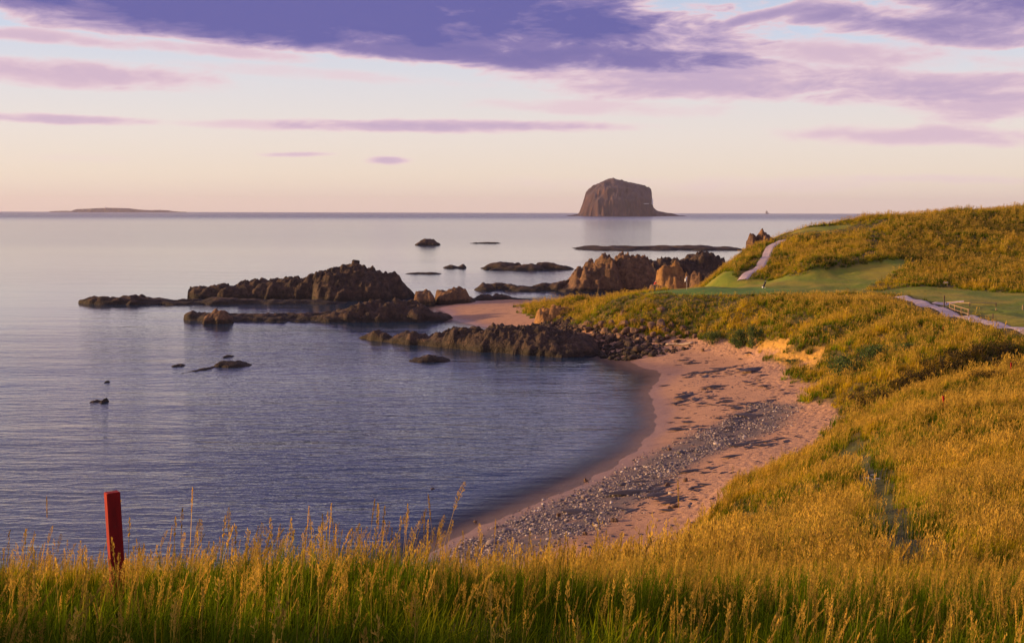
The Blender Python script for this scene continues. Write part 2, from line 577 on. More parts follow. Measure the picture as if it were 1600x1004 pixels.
# sand, shingle, bare bank
gz_x = np.gradient(GZ, GX, axis=1)
gz_y = np.gradient(GZ, GY, axis=0)
slope = np.hypot(gz_x, gz_y)
wob = 0.35 * fbm(_X / 4, _Y / 4, 3, 21)
m_sand = sstep(0.18, -0.18, GZ + wob - beach_thr)
m_clay = ((_X > 31) & (_X < 36.2) & (_Y > 126) & (_Y < 157) & (GZ > 2.3) & (GZ < 4.35 + 1.1 * fbm(_X / 3, _Y / 3, 2, 41))).astype(float)
m_clay = blur(m_clay, 1)
SHINGLE = [W(p[0], p[1], 0.9)[:2] for p in [(520, 930), (660, 862), (760, 812), (880, 762), (960, 728), (1010, 702), (1040, 690), (1100, 668), (1190, 640), (1245, 655), (1215, 680), (1120, 715),
                                           (1060, 742), (1030, 770), (960, 820), (880, 860), (800, 890), (700, 930)]]
m_shin = blur(poly_mask(_X, _Y, SHINGLE), 4) * sstep(-0.5, 0.1, GZ)
m_soil = sstep(0.7, 0.25, d_track)


# ------------------------------------------------------------------ materials of the land
def land_material():
    mt, g = material('land')
    geo = g.n('ShaderNodeNewGeometry')
    pos = geo.outputs['Position']
    sp = g.n('ShaderNodeSeparateXYZ')
    g.l(pos, sp.inputs[0])
    at = {k: g.n('ShaderNodeAttribute', attribute_name=k).outputs['Fac'] for k in ('sand', 'fair', 'clay', 'shingle', 'soil', 'green')}
    nbig = g.noise(pos, 0.12, 4)
    nmid = g.noise(pos, 0.9, 5, 0.6)
    nfine = g.noise(pos, 9.0, 4, 0.6)
    nvf = g.noise(pos, 40.0, 3, 0.6)
    # rough grass seen through to its thatch
    rough = g.ramp(nmid, [(0.3, (0.055, 0.060, 0.012)), (0.55, (0.11, 0.085, 0.018)), (0.75, (0.17, 0.11, 0.025))])
    # sand, pink with darker damp and weed streaks
    sand = g.ramp(nmid, [(0.25, (0.40, 0.225, 0.13)), (0.75, (0.54, 0.31, 0.18))])
    sand = g.mix(g.smooth(nfine, 0.35, 0.7, 0, 0.35), sand, (0.25, 0.14, 0.095))
    tv = g.n('ShaderNodeMapping')
    tv.inputs['Scale'].default_value = (0.35, 1.0, 1.0)
    tv.inputs['Rotation'].default_value = (0, 0, R(12))
    g.l(pos, tv.inputs[0])
    wst = g.noise(tv.outputs[0], 1.5, 6, 0.65, 0.8)
    wmask = g.math('MULTIPLY', g.smooth(wst, 0.56, 0.68), g.smooth(nbig, 0.40, 0.56))
    sand = g.mix(g.math('MULTIPLY', wmask, 0.8), sand, (0.05, 0.032, 0.025))
    wet = g.smooth(sp.outputs[2], 0.55, 0.02)
    sand = g.mix(g.math('MULTIPLY', wet, 0.45), sand, (0.13, 0.075, 0.06))
    shin = g.ramp(nvf, [(0.3, (0.07, 0.055, 0.055)), (0.55, (0.16, 0.125, 0.115)), (0.75, (0.33, 0.26, 0.22))])
    sand = g.mix(g.math('MULTIPLY', at['shingle'], g.smooth(nmid, 0.30, 0.5, 0.45, 1.0)), sand, shin)
    clay = g.ramp(nfine, [(0.3, (0.46, 0.24, 0.04)), (0.7, (0.68, 0.39, 0.08))])
    mow = g.ramp(nmid, [(0.3, (0.115, 0.165, 0.010)), (0.7, (0.17, 0.20, 0.014))])
    mow = g.mix(g.smooth(nbig, 0.42, 0.62), mow, (0.26, 0.22, 0.02))
    mow = g.mix(at['green'], mow, (0.105, 0.20, 0.022))
    col = g.mix(at['fair'], rough, mow)
    col = g.mix(at['soil'], col, (0.07, 0.075, 0.02))
    col = g.mix(at['clay'], col, clay)
    col = g.mix(at['sand'], col, sand)
    p = g.n('ShaderNodeBsdfPrincipled')
    g.l(col, p.inputs['Base Color'])
    g.l(g.math('SUBTRACT', 0.95, g.math('MULTIPLY', g.math('MULTIPLY', wet, at['sand']), 0.6)), p.inputs['Roughness'])
    p.inputs['Specular IOR Level'].default_value = 0.3
    # footprints, ripples, shingle relief
    fp = g.n('ShaderNodeTexVoronoi', feature='SMOOTH_F1')
    fp.inputs['Scale'].default_value = 1.9
    g.l(pos, fp.inputs['Vector'])
    foot = g.math('MULTIPLY', g.smooth(fp.outputs['Distance'], 0.0, 0.55), g.smooth(sp.outputs[2], 1.2, 1.8))
    h = g.math('ADD', g.math('MULTIPLY', foot, 0.9), g.math('ADD', g.math('MULTIPLY', nfine, 0.5), g.math('MULTIPLY', nvf, 0.25)))
    h = g.math('MULTIPLY', h, g.math('SUBTRACT', 1.0, g.math('MULTIPLY', at['fair'], 0.8)))
    g.l(bump(g, h, 1.0, 0.16), p.inputs['Normal'])
    finish(g, p.outputs[0])
    return mt


M_LAND = land_material()
attrs = dict(sand=m_sand, fair=m_fair, clay=m_clay, shingle=m_shin, soil=m_soil, green=m_green)


def fc(Mk):                                    # vertex mask to faces
    return (Mk[:-1, :-1] + Mk[1:, :-1] + Mk[:-1, 1:] + Mk[1:, 1:]) / 4


f_sand, f_fair, f_green = fc(m_sand) > 0.5, fc(m_fair) > 0.5, fc(m_green) > 0.5
f_beach = f_sand & ~f_fair
f_turf = f_fair & ~f_green
o = grid_mesh('hillside', GX, GY, GZ, M_LAND, ~f_beach & ~f_fair & ~f_green, attrs)
tag(o, kind='structure')
o = grid_mesh('beach', GX, GY, GZ, M_LAND, f_beach, attrs)
tag(o, kind='structure')
o = grid_mesh('fairway', GX, GY, GZ, M_LAND, f_turf, attrs)
tag(o, kind='structure')
o = grid_mesh('putting_green', GX, GY, GZ, M_LAND, f_green, attrs)
tag(o, kind='structure')


# ------------------------------------------------------------------ sea
def water_material():
    mt, g = material('sea_water')
    geo = g.n('ShaderNodeNewGeometry')
    pos = geo.outputs['Position']
    dep = g.n('ShaderNodeAttribute', attribute_name='depth').outputs['Fac']
    calm = g.n('ShaderNodeAttribute', attribute_name='shelter').outputs['Fac']

    def waves(sx, sy, rot, scale, detail, dist):
        mp = g.n('ShaderNodeMapping')
        mp.inputs['Rotation'].default_value = (0, 0, R(rot))
        mp.inputs['Scale'].default_value = (sx, sy, 1)
        g.l(pos, mp.inputs[0])
        return g.noise(mp.outputs[0], scale, detail, 0.55, dist, '2D')
    w1 = waves(0.30, 1.0, -14, 1.0, 3, 0.3)         # ripples of about a metre
    w2 = waves(0.35, 1.0, -22, 0.28, 3, 0.2)        # small waves
    w3 = waves(0.30, 1.0, -8, 0.06, 2, 0.0)         # swell
    w4 = waves(0.45, 1.0, 16, 3.2, 2, 0.2)          # fine ripple
    big = waves(0.12, 1.0, -3, 0.006, 3, 0.3)       # wind lanes and slicks
    lane = g.smooth(big, 0.35, 0.65, 0.45, 1.25)
    h = g.math('ADD', g.math('MULTIPLY', w1, 0.24), g.math('ADD', g.math('MULTIPLY', w2, 0.34), g.math('ADD', g.math('MULTIPLY', w3, 1.0), g.math('MULTIPLY', w4, 0.06))))
    h = g.math('MULTIPLY', h, g.math('MULTIPLY', lane, calm))
    nrm = bump(g, h, 1.0, 1.0)
    p = g.n('ShaderNodeBsdfPrincipled', i_IOR=1.333, i_Roughness=0.09)
    g.l(g.n('ShaderNodeAttribute', attribute_name='chop').outputs['Fac'], p.inputs['Roughness'])
    p.inputs['Base Color'].default_value = (0.020, 0.046, 0.078, 1)
    g.l(nrm, p.inputs['Normal'])
    tr = g.n('ShaderNodeBsdfTransparent')
    tr.inputs[0].default_value = (0.75, 0.78, 0.80, 1)
    mx = g.n('ShaderNodeMixShader')
    g.l(g.smooth(dep, 0.0, 0.8, 0.06, 1.0), mx.inputs[0])
    g.l(tr.outputs[0], mx.inputs[1])
    g.l(p.outputs[0], mx.inputs[2])
    finish(g, mx.outputs[0])
    return mt


SX = spaced([(-16000, -4000, 3000), (-4000, -1000, 1000), (-1000, -200, 200), (-200, -50, 15), (-50, 60, 0.8), (60, 200, 20), (200, 1000, 200), (1000, 4000, 1000), (4000, 16000, 3000)])
SY = spaced([(-1000, -100, 300), (-100, 30, 20), (30, 260, 0.8), (260, 420, 8), (420, 1000, 80), (1000, 4000, 500), (4000, 16000, 2000)])
_sx, _sy = np.meshgrid(SX, SY)
ins = (_sx > GX[0]) & (_sx < GX[-1]) & (_sy > GY[0]) & (_sy < GY[-1])
depth = np.where(ins, -bil(GZ, _sx, _sy), 9.0)
shelter = 0.40 - 0.31 * sstep(150, 420, np.hypot(_sx - 10, _sy - 110) + 0.9 * np.maximum(0, -_sx) * 1.4 + 60)
rd = np.hypot(_sx, _sy)
shelter = shelter + 0.6 * sstep(2200, 4500, rd)
chop = 0.05 + 0.04 * sstep(120, 420, rd) + 0.035 * sstep(420, 900, rd) + 0.15 * sstep(2000, 4500, rd)
shelter = shelter * (0.35 + 0.65 * sstep(0.0, 1.2, depth))
f_in = fc((_sx > GX[0] + 2) * (_sx < GX[-1] - 30) * (_sy > GY[0]) * (_sy < GY[-1]) * 1.0)
keepw = fc((depth > -0.25) * 1.0) > 0.0
o = grid_mesh('sea', SX, SY, np.zeros_like(_sx), water_material(), keepw, dict(depth=depth, shelter=shelter, chop=chop))
tag(o, kind='structure')


# ------------------------------------------------------------------ footpaths, laid as raised strips on the land
def strip(name, pts, width, mat, lift=0.05, parent=None):
    P = []
    for a, b in zip(pts[:-1], pts[1:]):
        n = max(2, int(math.dist(a, b) / 0.6))
        for i in range(n):
            P.append((a[0] + (b[0] - a[0]) * i / n, a[1] + (b[1] - a[1]) * i / n))
    P.append(pts[-1])
    P = np.array(P)
    for _ in range(6):
        P[1:-1] = (P[:-2] + 2 * P[1:-1] + P[2:]) / 4
    T = np.gradient(P, axis=0)
    T /= np.linalg.norm(T, axis=1)[:, None] + 1e-9
    N = np.stack([-T[:, 1], T[:, 0]], 1)
    verts, faces = [], []
    nc = 7
    for i in range(len(P)):
        w = width * (1 + 0.04 * math.sin(i * 0.7) * math.sin(i * 0.23 + 1))
        for j in range(nc):
            o_ = (j / (nc - 1) - 0.5) * w
            x, y = P[i] + N[i] * o_
            zz = max(ground(x, y), ground(*P[i]) - 0.08)
            zz += lift + (0.03 if 0 < j < nc - 1 else -0.14)
            verts.append((x, y, zz))
        if i:
            for j in range(nc - 1):
                a = (i - 1) * nc + j
                faces.append((a, a + 1, a + nc + 1, a + nc))
    return mesh_obj(name, verts, faces, mat, parent)


M_PATH = simple_mat('path_gravel', (0.50, 0.40, 0.38), 0.9, 0.10, 3.0, bumpd=0.02)
tag(strip('footpath', PATH1, 2.3, M_PATH), kind='structure')
tag(strip('footpath', PATH2, 1.9, M_PATH, 0.10), kind='structure')
tag(strip('footpath', SPUR, 2.2, M_PATH, 0.02), kind='structure')


# ------------------------------------------------------------------ rock
def rock_material(name, dark, mid, lite, weed=True):
    mt, g = material(name)
    geo = g.n('ShaderNodeNewGeometry')
    pos = geo.outputs['Position']
    sp = g.n('ShaderNodeSeparateXYZ')
    g.l(pos, sp.inputs[0])
    n = g.noise(pos, 0.7, 6, 0.65, 0.3)
    nf = g.noise(pos, 4.0, 6, 0.65)
    vor = g.n('ShaderNodeTexVoronoi', feature='DISTANCE_TO_EDGE')
    vor.inputs['Scale'].default_value = 1.1
    g.l(pos, vor.inputs['Vector'])
    col = g.ramp(n, [(0.3, dark), (0.5, mid), (0.72, lite)])
    col = g.mix(g.smooth(nf, 0.5, 0.7, 0, 0.6), col, dark)
    nl = g.noise(pos, 1.9, 5, 0.7)
    col = g.mix(g.smooth(nl, 0.60, 0.70, 0, 0.55), col, tuple(c * 1.5 for c in lite))
    rg = 0.85
    if weed:
        wz = g.math('ADD', sp.outputs[2], g.math('MULTIPLY', g.math('SUBTRACT', n, 0.5), 1.6))
        wf = g.smooth(wz, 1.1, 0.5)
        col = g.mix(g.math('MULTIPLY', wf, 0.85), col, (0.028, 0.022, 0.014))
    h = g.math('ADD', g.math('MULTIPLY', nf, 0.6), g.math('MULTIPLY', g.smooth(vor.outputs['Distance'], 0, 0.08), 0.5))
    p = g.n('ShaderNodeBsdfPrincipled', i_Roughness=rg)
    p.inputs['Specular IOR Level'].default_value = 0.3
    g.l(col, p.inputs['Base Color'])
    g.l(bump(g, h, 0.9, 0.22), p.inputs['Normal'])
    finish(g, p.outputs[0])
    return mt


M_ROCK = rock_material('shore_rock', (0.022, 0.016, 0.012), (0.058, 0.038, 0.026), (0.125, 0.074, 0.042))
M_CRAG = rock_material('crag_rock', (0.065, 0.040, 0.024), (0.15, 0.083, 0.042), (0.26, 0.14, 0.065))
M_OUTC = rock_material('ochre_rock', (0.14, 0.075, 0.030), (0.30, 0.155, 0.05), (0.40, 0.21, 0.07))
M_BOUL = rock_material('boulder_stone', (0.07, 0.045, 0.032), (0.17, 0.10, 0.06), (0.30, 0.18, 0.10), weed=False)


def rock_mass(name, label, prof, base, T, res=0.35, mat=None, seed=0, block=2.4, rough=1.0, thick=None, dist=None, cat='rock', floor=-1.6, group=None, broken=0.0):
    """a rock built in plan from its skyline (photograph pixels), the row of its water line and its depth in metres"""
    prof = np.array(prof, float)
    if isinstance(base, (int, float)):
        base = [(prof[0, 0], base), (prof[-1, 0], base)]
    base = np.array(base, float)

    def dbase(px):
        by = np.interp(px, base[:, 0], base[:, 1])
        return np.array([W(a, b, 0.0)[1] for a, b in zip(np.ravel(px), np.ravel(by))]).reshape(np.shape(px)) if dist is None else np.full(np.shape(px), float(dist))
    dmid = float(np.mean(dbase(prof[:, 0])))
    x0 = (prof[0, 0] - CX) / F_PX * dmid
    x1 = (prof[-1, 0] - CX) / F_PX * dmid
    xs = np.arange(min(x0, x1) - 2 * res - 0.5, max(x0, x1) + 2 * res + 0.5, res)
    pxs = np.clip(CX + F_PX * xs / (dmid + T * 0.4), prof[0, 0] - 5, prof[-1, 0] + 5)
    db = dbase(pxs)
    ys = np.arange(db.min() - 2, db.max() + T + 2, res * 1.3)
    ridge = db + T * 0.45
    top = np.interp(pxs, prof[:, 0], prof[:, 1])
    hz = np.array([D(a, b, c)[2] for a, b, c in zip(pxs, top, ridge)])
    X, Y = np.meshgrid(xs, ys)
    wx = X + 0.35 * block * fbm(X / block * 0.7, Y / block * 0.7, 3, seed + 3)
    wy = Y + 0.45 * block * fbm(X / block * 0.6, Y / block * 0.6, 3, seed + 8)
    th = np.ones_like(xs) if thick is None else np.interp(pxs, [t[0] for t in thick], [t[1] for t in thick])
    endt = np.clip(np.minimum(pxs - prof[0, 0], prof[-1, 0] - pxs) / (0.12 * (prof[-1, 0] - prof[0, 0]) + 1e-6), -0.3, 1)
    half = T * 0.5 * th * np.sqrt(np.clip(endt, 0.02, 1))
    s = (wy - ridge[None, :]) / half[None, :]
    s = np.where(s < 0, s * 1.0, s * 0.9)
    env = 1 - np.abs(s) ** 2.4
    hX = np.interp(wx, xs, hz - np.where(endt < 0, 1.5, 0))
    f1, gap, rv = cells(X / block + 0.3 * fbm(X / block, Y / block, 2, seed), Y / block * 1.15, seed)
    f1b, gapb, rvb = cells(X / block * 2.6, Y / block * 2.6, seed + 5)
    f1c, gapc, rvc = cells(X / block * 4.3 + 0.4 * fbm(X / block * 2, Y / block * 2, 2, seed + 9), Y / block * 4.3, seed + 15)
    e = np.clip(env, 0, 1) ** 0.75
    Z = np.where(env > 0, hX * e * (0.82 + 0.24 * rv * rough) + 0.0, 0)
    amp = np.clip(np.abs(hX), 0.5, 6) * 0.10 * rough
    Z = Z + amp * (rvb - 0.5) * 0.9 * e - amp * 0.9 * (1 - sstep(0, 0.16, gap)) * e - amp * 0.35 * (1 - sstep(0, 0.14, gapb))
    Z = Z + amp * 0.9 * fbm(X / (block * 0.5), Y / (block * 0.5), 5, seed + 2, 0.62)
    Z = Z + amp * 1.5 * (0.42 - f1) * e + amp * 0.8 * (0.42 - f1b) * e
    if broken:
        Z = Z - broken * np.clip(np.abs(hX), 0.4, 3) * np.clip(fbm(X / (block * 2.2), Y / (block * 1.4), 3, seed + 31) + 0.25, 0, 2)
    stp = np.clip(np.abs(hX) * 0.16, 0.25, 1.0)
    zt = Z + 0.12 * X * np.sin(seed)                       # tilted beds
    fr = zt / stp - np.floor(zt / stp)
    Z = Z + 0.55 * stp * (sstep(0.25, 0.75, fr) - fr)
    Z = np.where(env > 0, Z - 0.15, -1.2 + env * 0.6)
    Z = 0.55 * Z + 0.45 * blur(Z, 1)
    Z = Z + np.where(env > 0, 1, 0) * amp * (0.75 * (rvc - 0.5) + 0.5 * fbm(X / (block * 0.2), Y / (block * 0.2), 3, seed + 44, 0.65))
    Z = np.maximum(Z, floor)
    keep = fc((Z > floor + 0.25) * 1.0) > 0
    o = grid_mesh(name, xs, ys, Z, mat or M_ROCK, keep, None, smooth=False)
    tag(o, label, cat, group)
    return o


SK = 'rocks of the skerries'
sk = rock_mass('skerry', 'long dark skerry rising to a rounded dome with a small block on top',
               [(286, 449), (300, 444), (330, 446), (345, 443), (380, 440), (400, 435), (440, 434), (470, 432), (485, 425), (500, 421), (520, 418), (540, 413), (556, 411), (575, 413), (592, 421), (612, 424), (624, 434), (634, 450), (644, 460)],
               470, 24, 0.3, seed=1, block=3.6, rough=0.9, thick=[(286, .35), (470, .5), (492, .62), (505, 1), (610, 1), (644, .6)])
rock_mass('ledge', 'flat dark rock ledge reaching far left into the water in front of the skerry',
          [(120, 469), (135, 459), (170, 460), (200, 458), (222, 460), (240, 464), (300, 466), (330, 463), (355, 462), (400, 466), (460, 466), (520, 468), (545, 473)], 476, 11, 0.4, seed=2, block=2.6, rough=0.8, broken=0.7)
rock_mass('ledge', 'low dark rock ledge between skerry and cove, rising towards its right end',
          [(286, 490), (300, 484), (318, 486), (340, 486), (362, 490), (400, 489), (450, 488), (500, 487), (520, 483), (550, 474), (580, 468), (610, 465), (640, 468), (660, 476), (690, 484), (705, 492)], 503, 13, 0.35, seed=3, block=2.4, rough=1.1, broken=0.7)
rock_mass('shore_rock', 'blocky sunlit brown rock at the left end of the low ledge', [(314, 498), (321, 488), (335, 482), (350, 485), (357, 492), (363, 499)], 506, 5, 0.25, seed=4, block=1.6, mat=M_CRAG)
rock_mass('shore_rock', 'rounded upright rock between the skerry and the little far beach, smaller of two', [(644, 466), (650, 453), (664, 450), (674, 455), (682, 470)], 476, 6, 0.3, seed=5, block=2, mat=M_CRAG)
rock_mass('shore_rock', 'humped brown rock behind the little far beach, larger of two', [(679, 462), (688, 451), (710, 446), (727, 449), (735, 462), (743, 470)], 474, 8, 0.3, seed=6, block=2.2, mat=M_CRAG)
rock_mass('shore_rock', 'low dark rocks lining the back of the little far beach', [(736, 467), (752, 458), (775, 456), (800, 463), (822, 466), (835, 468)], 470, 7, 0.35, seed=7, block=2, broken=0.7)
rock_mass('reef', 'dark weed covered reef running left from the crags behind the green', [(740, 450), (755, 442), (780, 438), (800, 443), (830, 444), (860, 440), (880, 435), (905, 436)], 455, 16, 0.5, seed=8, block=3, broken=1.5)
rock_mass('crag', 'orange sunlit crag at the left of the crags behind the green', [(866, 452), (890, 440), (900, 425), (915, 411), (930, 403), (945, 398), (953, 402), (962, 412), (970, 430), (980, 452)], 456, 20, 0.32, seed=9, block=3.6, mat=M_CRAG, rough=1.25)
rock_mass('crag', 'tallest dark topped crag in the middle of the crags behind the green', [(948, 440), (957, 412), (970, 400), (985, 394), (1000, 395), (1008, 402), (1014, 413), (1026, 428), (1040, 450)], 455, 22, 0.32, seed=10, block=3.8, mat=M_CRAG, rough=1.25)
rock_mass('crag', 'long low crag with a knobbly top at the right of the crags behind the green', [(1000, 424), (1012, 407), (1030, 406), (1050, 405), (1056, 402), (1062, 406), (1072, 402), (1078, 397), (1090, 394), (1105, 397), (1112, 396), (1118, 402), (1128, 409), (1140, 418)], 447, 26, 0.36, seed=12, block=3.4, mat=M_ROCK, rough=1.2)
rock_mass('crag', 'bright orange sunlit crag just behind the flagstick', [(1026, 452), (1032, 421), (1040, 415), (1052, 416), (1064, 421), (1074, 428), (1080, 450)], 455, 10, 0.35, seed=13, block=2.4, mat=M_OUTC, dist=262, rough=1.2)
rock_mass('crag', 'narrow upright crag to the right of the flagstick', [(1077, 450), (1080, 421), (1090, 418), (1095, 424), (1099, 450)], 455, 6, 0.3, seed=14, block=2, mat=M_CRAG, dist=258)
rock_mass('boulder', 'large round brown boulder behind the golfer in red', [(1013, 458), (1017, 440), (1024, 433), (1033, 433), (1039, 440), (1042, 458)], 455, 4, 0.25, seed=15, block=2.0, mat=M_CRAG, dist=197, rough=0.6, cat='boulder')
rock_mass('crag', 'brown rock knob capping the grassy headland beside the path', [(1163, 390), (1167, 374), (1174, 366), (1190, 364), (1202, 364), (1213, 370), (1226, 376), (1236, 384)], 385, 10, 0.3, seed=16, block=2.2, mat=M_CRAG, dist=238)
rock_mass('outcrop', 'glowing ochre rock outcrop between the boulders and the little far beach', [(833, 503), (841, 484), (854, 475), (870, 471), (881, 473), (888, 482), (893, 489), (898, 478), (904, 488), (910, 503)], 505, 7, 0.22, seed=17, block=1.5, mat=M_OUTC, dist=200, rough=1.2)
rock_mass('rock_spit', 'rugged spit of dark brown rocks running from the boulders into the cove',
          [(536, 529), (552, 523), (568, 513), (578, 511), (590, 517), (605, 524), (625, 518), (640, 515), (655, 520), (665, 523), (680, 517), (690, 521), (700, 510), (712, 508), (730, 514), (760, 511), (775, 505), (790, 511), (820, 507), (850, 511), (880, 516), (915, 526), (940, 545)],
          [(536, 532), (640, 542), (760, 550), (850, 553), (940, 556)], 12, 0.22, seed=18, block=2.3, rough=1.2, thick=[(536, .25), (600, .4), (700, .6), (760, 1.0), (860, 1.5), (940, 1.2)])
rock_mass('shore_rock', 'small dark humped rock alone in the cove below the spit', [(634, 564), (650, 556), (672, 551), (690, 556), (710, 564)], 566, 4.5, 0.22, seed=19, block=1.2)
rock_mass('shore_rock', 'narrow dark rock slanting in the open water left of the cove', [(280, 586), (300, 577), (318, 571), (332, 571)], [(280, 588), (332, 574)], 3.5, 0.22, seed=20, block=1.0)
rock_mass('shore_rock', 'flat dark rock at the right of the slanting rock in the open water', [(328, 570), (345, 561), (370, 563), (393, 570)], 574, 4, 0.22, seed=21, block=1.2)
rock_mass('shore_rock', 'small round rock awash left of the slanting rock', [(262, 571), (270, 566), (280, 566), (290, 571)], 573, 3, 0.2, seed=22, block=1.0)
rock_mass('shore_rock', 'tiny flat rock awash behind the slanting rock', [(342, 557), (350, 552), (358, 553), (366, 557)], 558.5, 2.5, 0.2, seed=25, block=1.0)
rock_mass('shore_rock', 'dark twin lobed rock nearest the left edge of the water', [(130, 628), (140, 622), (148, 625), (155, 619), (163, 627)], 630, 2.4, 0.15, seed=23, block=0.8)
rock_mass('shore_rock', 'very small rock showing in the water at the far left', [(154, 597), (161, 591), (168, 597)], 598, 1.6, 0.15, seed=24, block=0.6)
rock_mass('sea_stack', 'lone pointed rock far out beyond the skerry', [(648, 382), (660, 374), (668, 371), (674, 373), (690, 382)], 383, 12, 0.6, seed=26, block=3)
rock_mass('reef', 'low dark reef in mid water beyond the little far beach', [(748, 414), (780, 408), (800, 410), (830, 406), (860, 409), (880, 413), (900, 418)], 422, 26, 0.8, seed=27, block=4, rough=0.8, broken=1.5)
rock_mass('reef', 'small pair of dark rocks left of the mid water reef', [(690, 418), (705, 412), (716, 416), (722, 411), (730, 418)], 419, 8, 0.5, seed=28, block=2)
rock_mass('reef', 'thin dark sliver of reef just above the water behind the dome', [(624, 428), (650, 424.5), (680, 424.5), (696, 428)], 428.5, 8, 0.5, seed=29, block=2)
rock_mass('reef', 'long thin dark reef across the water below the island', [(885, 389), (930, 383), (1000, 384), (1080, 382.5), (1150, 385), (1172, 390)], 391.5, 70, 1.5, seed=30, block=7, rough=0.9, broken=1.5)
rock_mass('reef', 'faint low rock line right of the lone pointed rock', [(730, 380), (750, 377.5), (775, 377.5), (786, 380)], 380.5, 12, 0.8, seed=31, block=3, broken=0.7)
# the block on the dome
bx = D(556, 411, 277)
bm = bmesh.new()
bmesh.ops.create_cube(bm, size=1.0)
bmesh.ops.bevel(bm, geom=bm.edges[:], offset=0.12, segments=2, affect='EDGES')
for v in bm.verts:
    v.co.x *= 1.75 + 0.2 * v.co.z
    v.co.y *= 1.5
    v.co += Vector((0.06 * math.sin(v.co.y * 9), 0.05, 0.08 * math.sin(v.co.x * 7)))
me = bpy.data.meshes.new('summit_block')
bm.to_mesh(me)
me.materials.append(M_ROCK)
blk = bpy.data.objects.new('summit_block', me)
C.objects.link(blk)
blk.location = (bx[0], bx[1], bx[2] + 0.15)
blk.scale = (1, 1, 1.15)
blk.parent = sk


# ------------------------------------------------------------------ boulders and beach stones
def boulder_mesh(seed, sub=3, cuts=11):
    r = random.Random(seed)
    bm = bmesh.new()
    bmesh.ops.create_icosphere(bm, subdivisions=sub, radius=0.5)
    planes = []
    for _ in range(cuts):
        v = Vector((r.gauss(0, 1), r.gauss(0, 1), r.gauss(0, 0.8))).normalized()
        planes.append((v, r.uniform(0.27, 0.43)))
    for v in bm.verts:
        for n_, d_ in planes:
            k = v.co.dot(n_) - d_
            if k > 0:
                v.co -= n_ * k * 0.96
        v.co += v.co.normalized() * 0.02 * math.sin(v.co.x * 11 + seed) * math.cos(v.co.y * 13)
    me = bpy.data.meshes.new('boulder')
    bm.to_mesh(me)
    bm.free()
    me.polygons.foreach_set('use_smooth', [True] * len(me.polygons))
    return me


BM = []
for k in range(7):
    me = boulder_mesh(k, 3)
    me.materials.append(M_BOUL)
    BM.append(me)
PILE = [(921, 507, 14, 8), (921, 516, 19, 9), (927, 525, 7, 9), (945, 518, 13, 9), (953, 528, 15, 11), (969, 527, 17, 9), (979, 518, 14, 11), (991, 518, 15, 12), (1005, 514, 12, 9), (903, 525, 11, 8),
        (914, 527, 16, 9), (937, 527, 12, 8), (943, 508, 14, 10), (962, 518, 7, 8), (965, 511, 7, 6), (1013, 529, 10, 7), (1021, 523, 9, 8), (998, 531, 14, 6), (977, 507, 18, 10), (1019, 511, 15, 13),
        (1034, 508, 13, 16), (974, 490, 9, 10), (1033, 485, 14, 8), (957, 505, 9, 8), (1031, 529, 10, 7), (1044, 527, 9, 7), (1040, 517, 10, 9), (1053, 521, 9, 7), (1062, 527, 8, 6), (1075, 522, 9, 7), (1068, 514, 9, 8),
        (1086, 526, 8, 6), (1097, 520, 8, 7), (910, 513, 9, 7), (932, 512, 9, 7), (895, 520, 9, 6), (889, 528, 10, 6), (1050, 509, 9, 8), (990, 503, 11, 8), (1004, 503, 10, 7)]
PILE.sort(key=lambda b: b[0])
ORD = ['first', 'second', 'third', 'fourth', 'fifth', 'sixth', 'seventh', 'eighth', 'ninth', 'tenth', 'eleventh', 'twelfth', 'thirteenth', 'fourteenth', 'fifteenth', 'sixteenth', 'seventeenth', 'eighteenth', 'nineteenth', 'twentieth']
upper = [b for b in PILE if b[1] < 516]
lower = [b for b in PILE if b[1] >= 516]
for row, what in ((upper, 'upper boulder row below the green'), (lower, 'lower boulder row beside the sand')):
    for i, (cx, cy, w, h) in enumerate(row):
        gx, gy, gz = hit(cx, cy + h / 2, 150)
        wm, hm = w / F_PX * gy * 1.4, h / F_PX * gy * 1.35
        o = bpy.data.objects.new('boulder', BM[i % 7])
        C.objects.link(o)
        o.location = (gx, gy + wm * 0.3, gz + hm * 0.36)
        o.scale = (wm, (wm + hm) * 0.5, hm)
        o.rotation_euler = (random.uniform(-.25, .25), random.uniform(-.35, .35), random.uniform(0, 6.28))
        sz = 'big' if w >= 14 else ('small' if w < 9.5 else 'middling')
        side, k_ = ('left', i) if i < (len(row) + 1) // 2 else ('right', len(row) - 1 - i)
        tag(o, f'{sz} brown boulder, {ORD[k_]} from the {side} in the {what}', 'boulder', 'boulders below the green')
STONES = [(1043, 756, 12, 8, 'pale rounded stone on the sand, left of two lying close together at the shingle edge'), (1071, 748, 13, 8, 'pale rounded stone on the sand, right of two lying close together at the shingle edge'),
          (915, 749, 9, 7, 'dark stone standing at the edge of the water beside the shingle'), (873, 803, 10, 7, 'orange tinted stone in the middle of the shingle'),
          (1046, 792, 9, 5, 'small yellowish stone on the sand below the grass edge'), (1055, 790, 14, 6, 'flat brown stone lying beside the yellowish stone'), (960, 811, 18, 7, 'broad flat dark stone between shingle and sand'),
          (914, 832, 10, 7, 'dark rounded stone low on the shingle near the grass'), (676, 786, 8, 5, 'small dark stone awash off the near shingle'), (1098, 546, 9, 6, 'pale block near the bank at the head of the beach'),
          (743, 815, 8, 5, 'little dark stone at the waterline of the near shingle'), (1046, 700, 9, 6, 'pinkish stone on the shingle where it meets the water')]
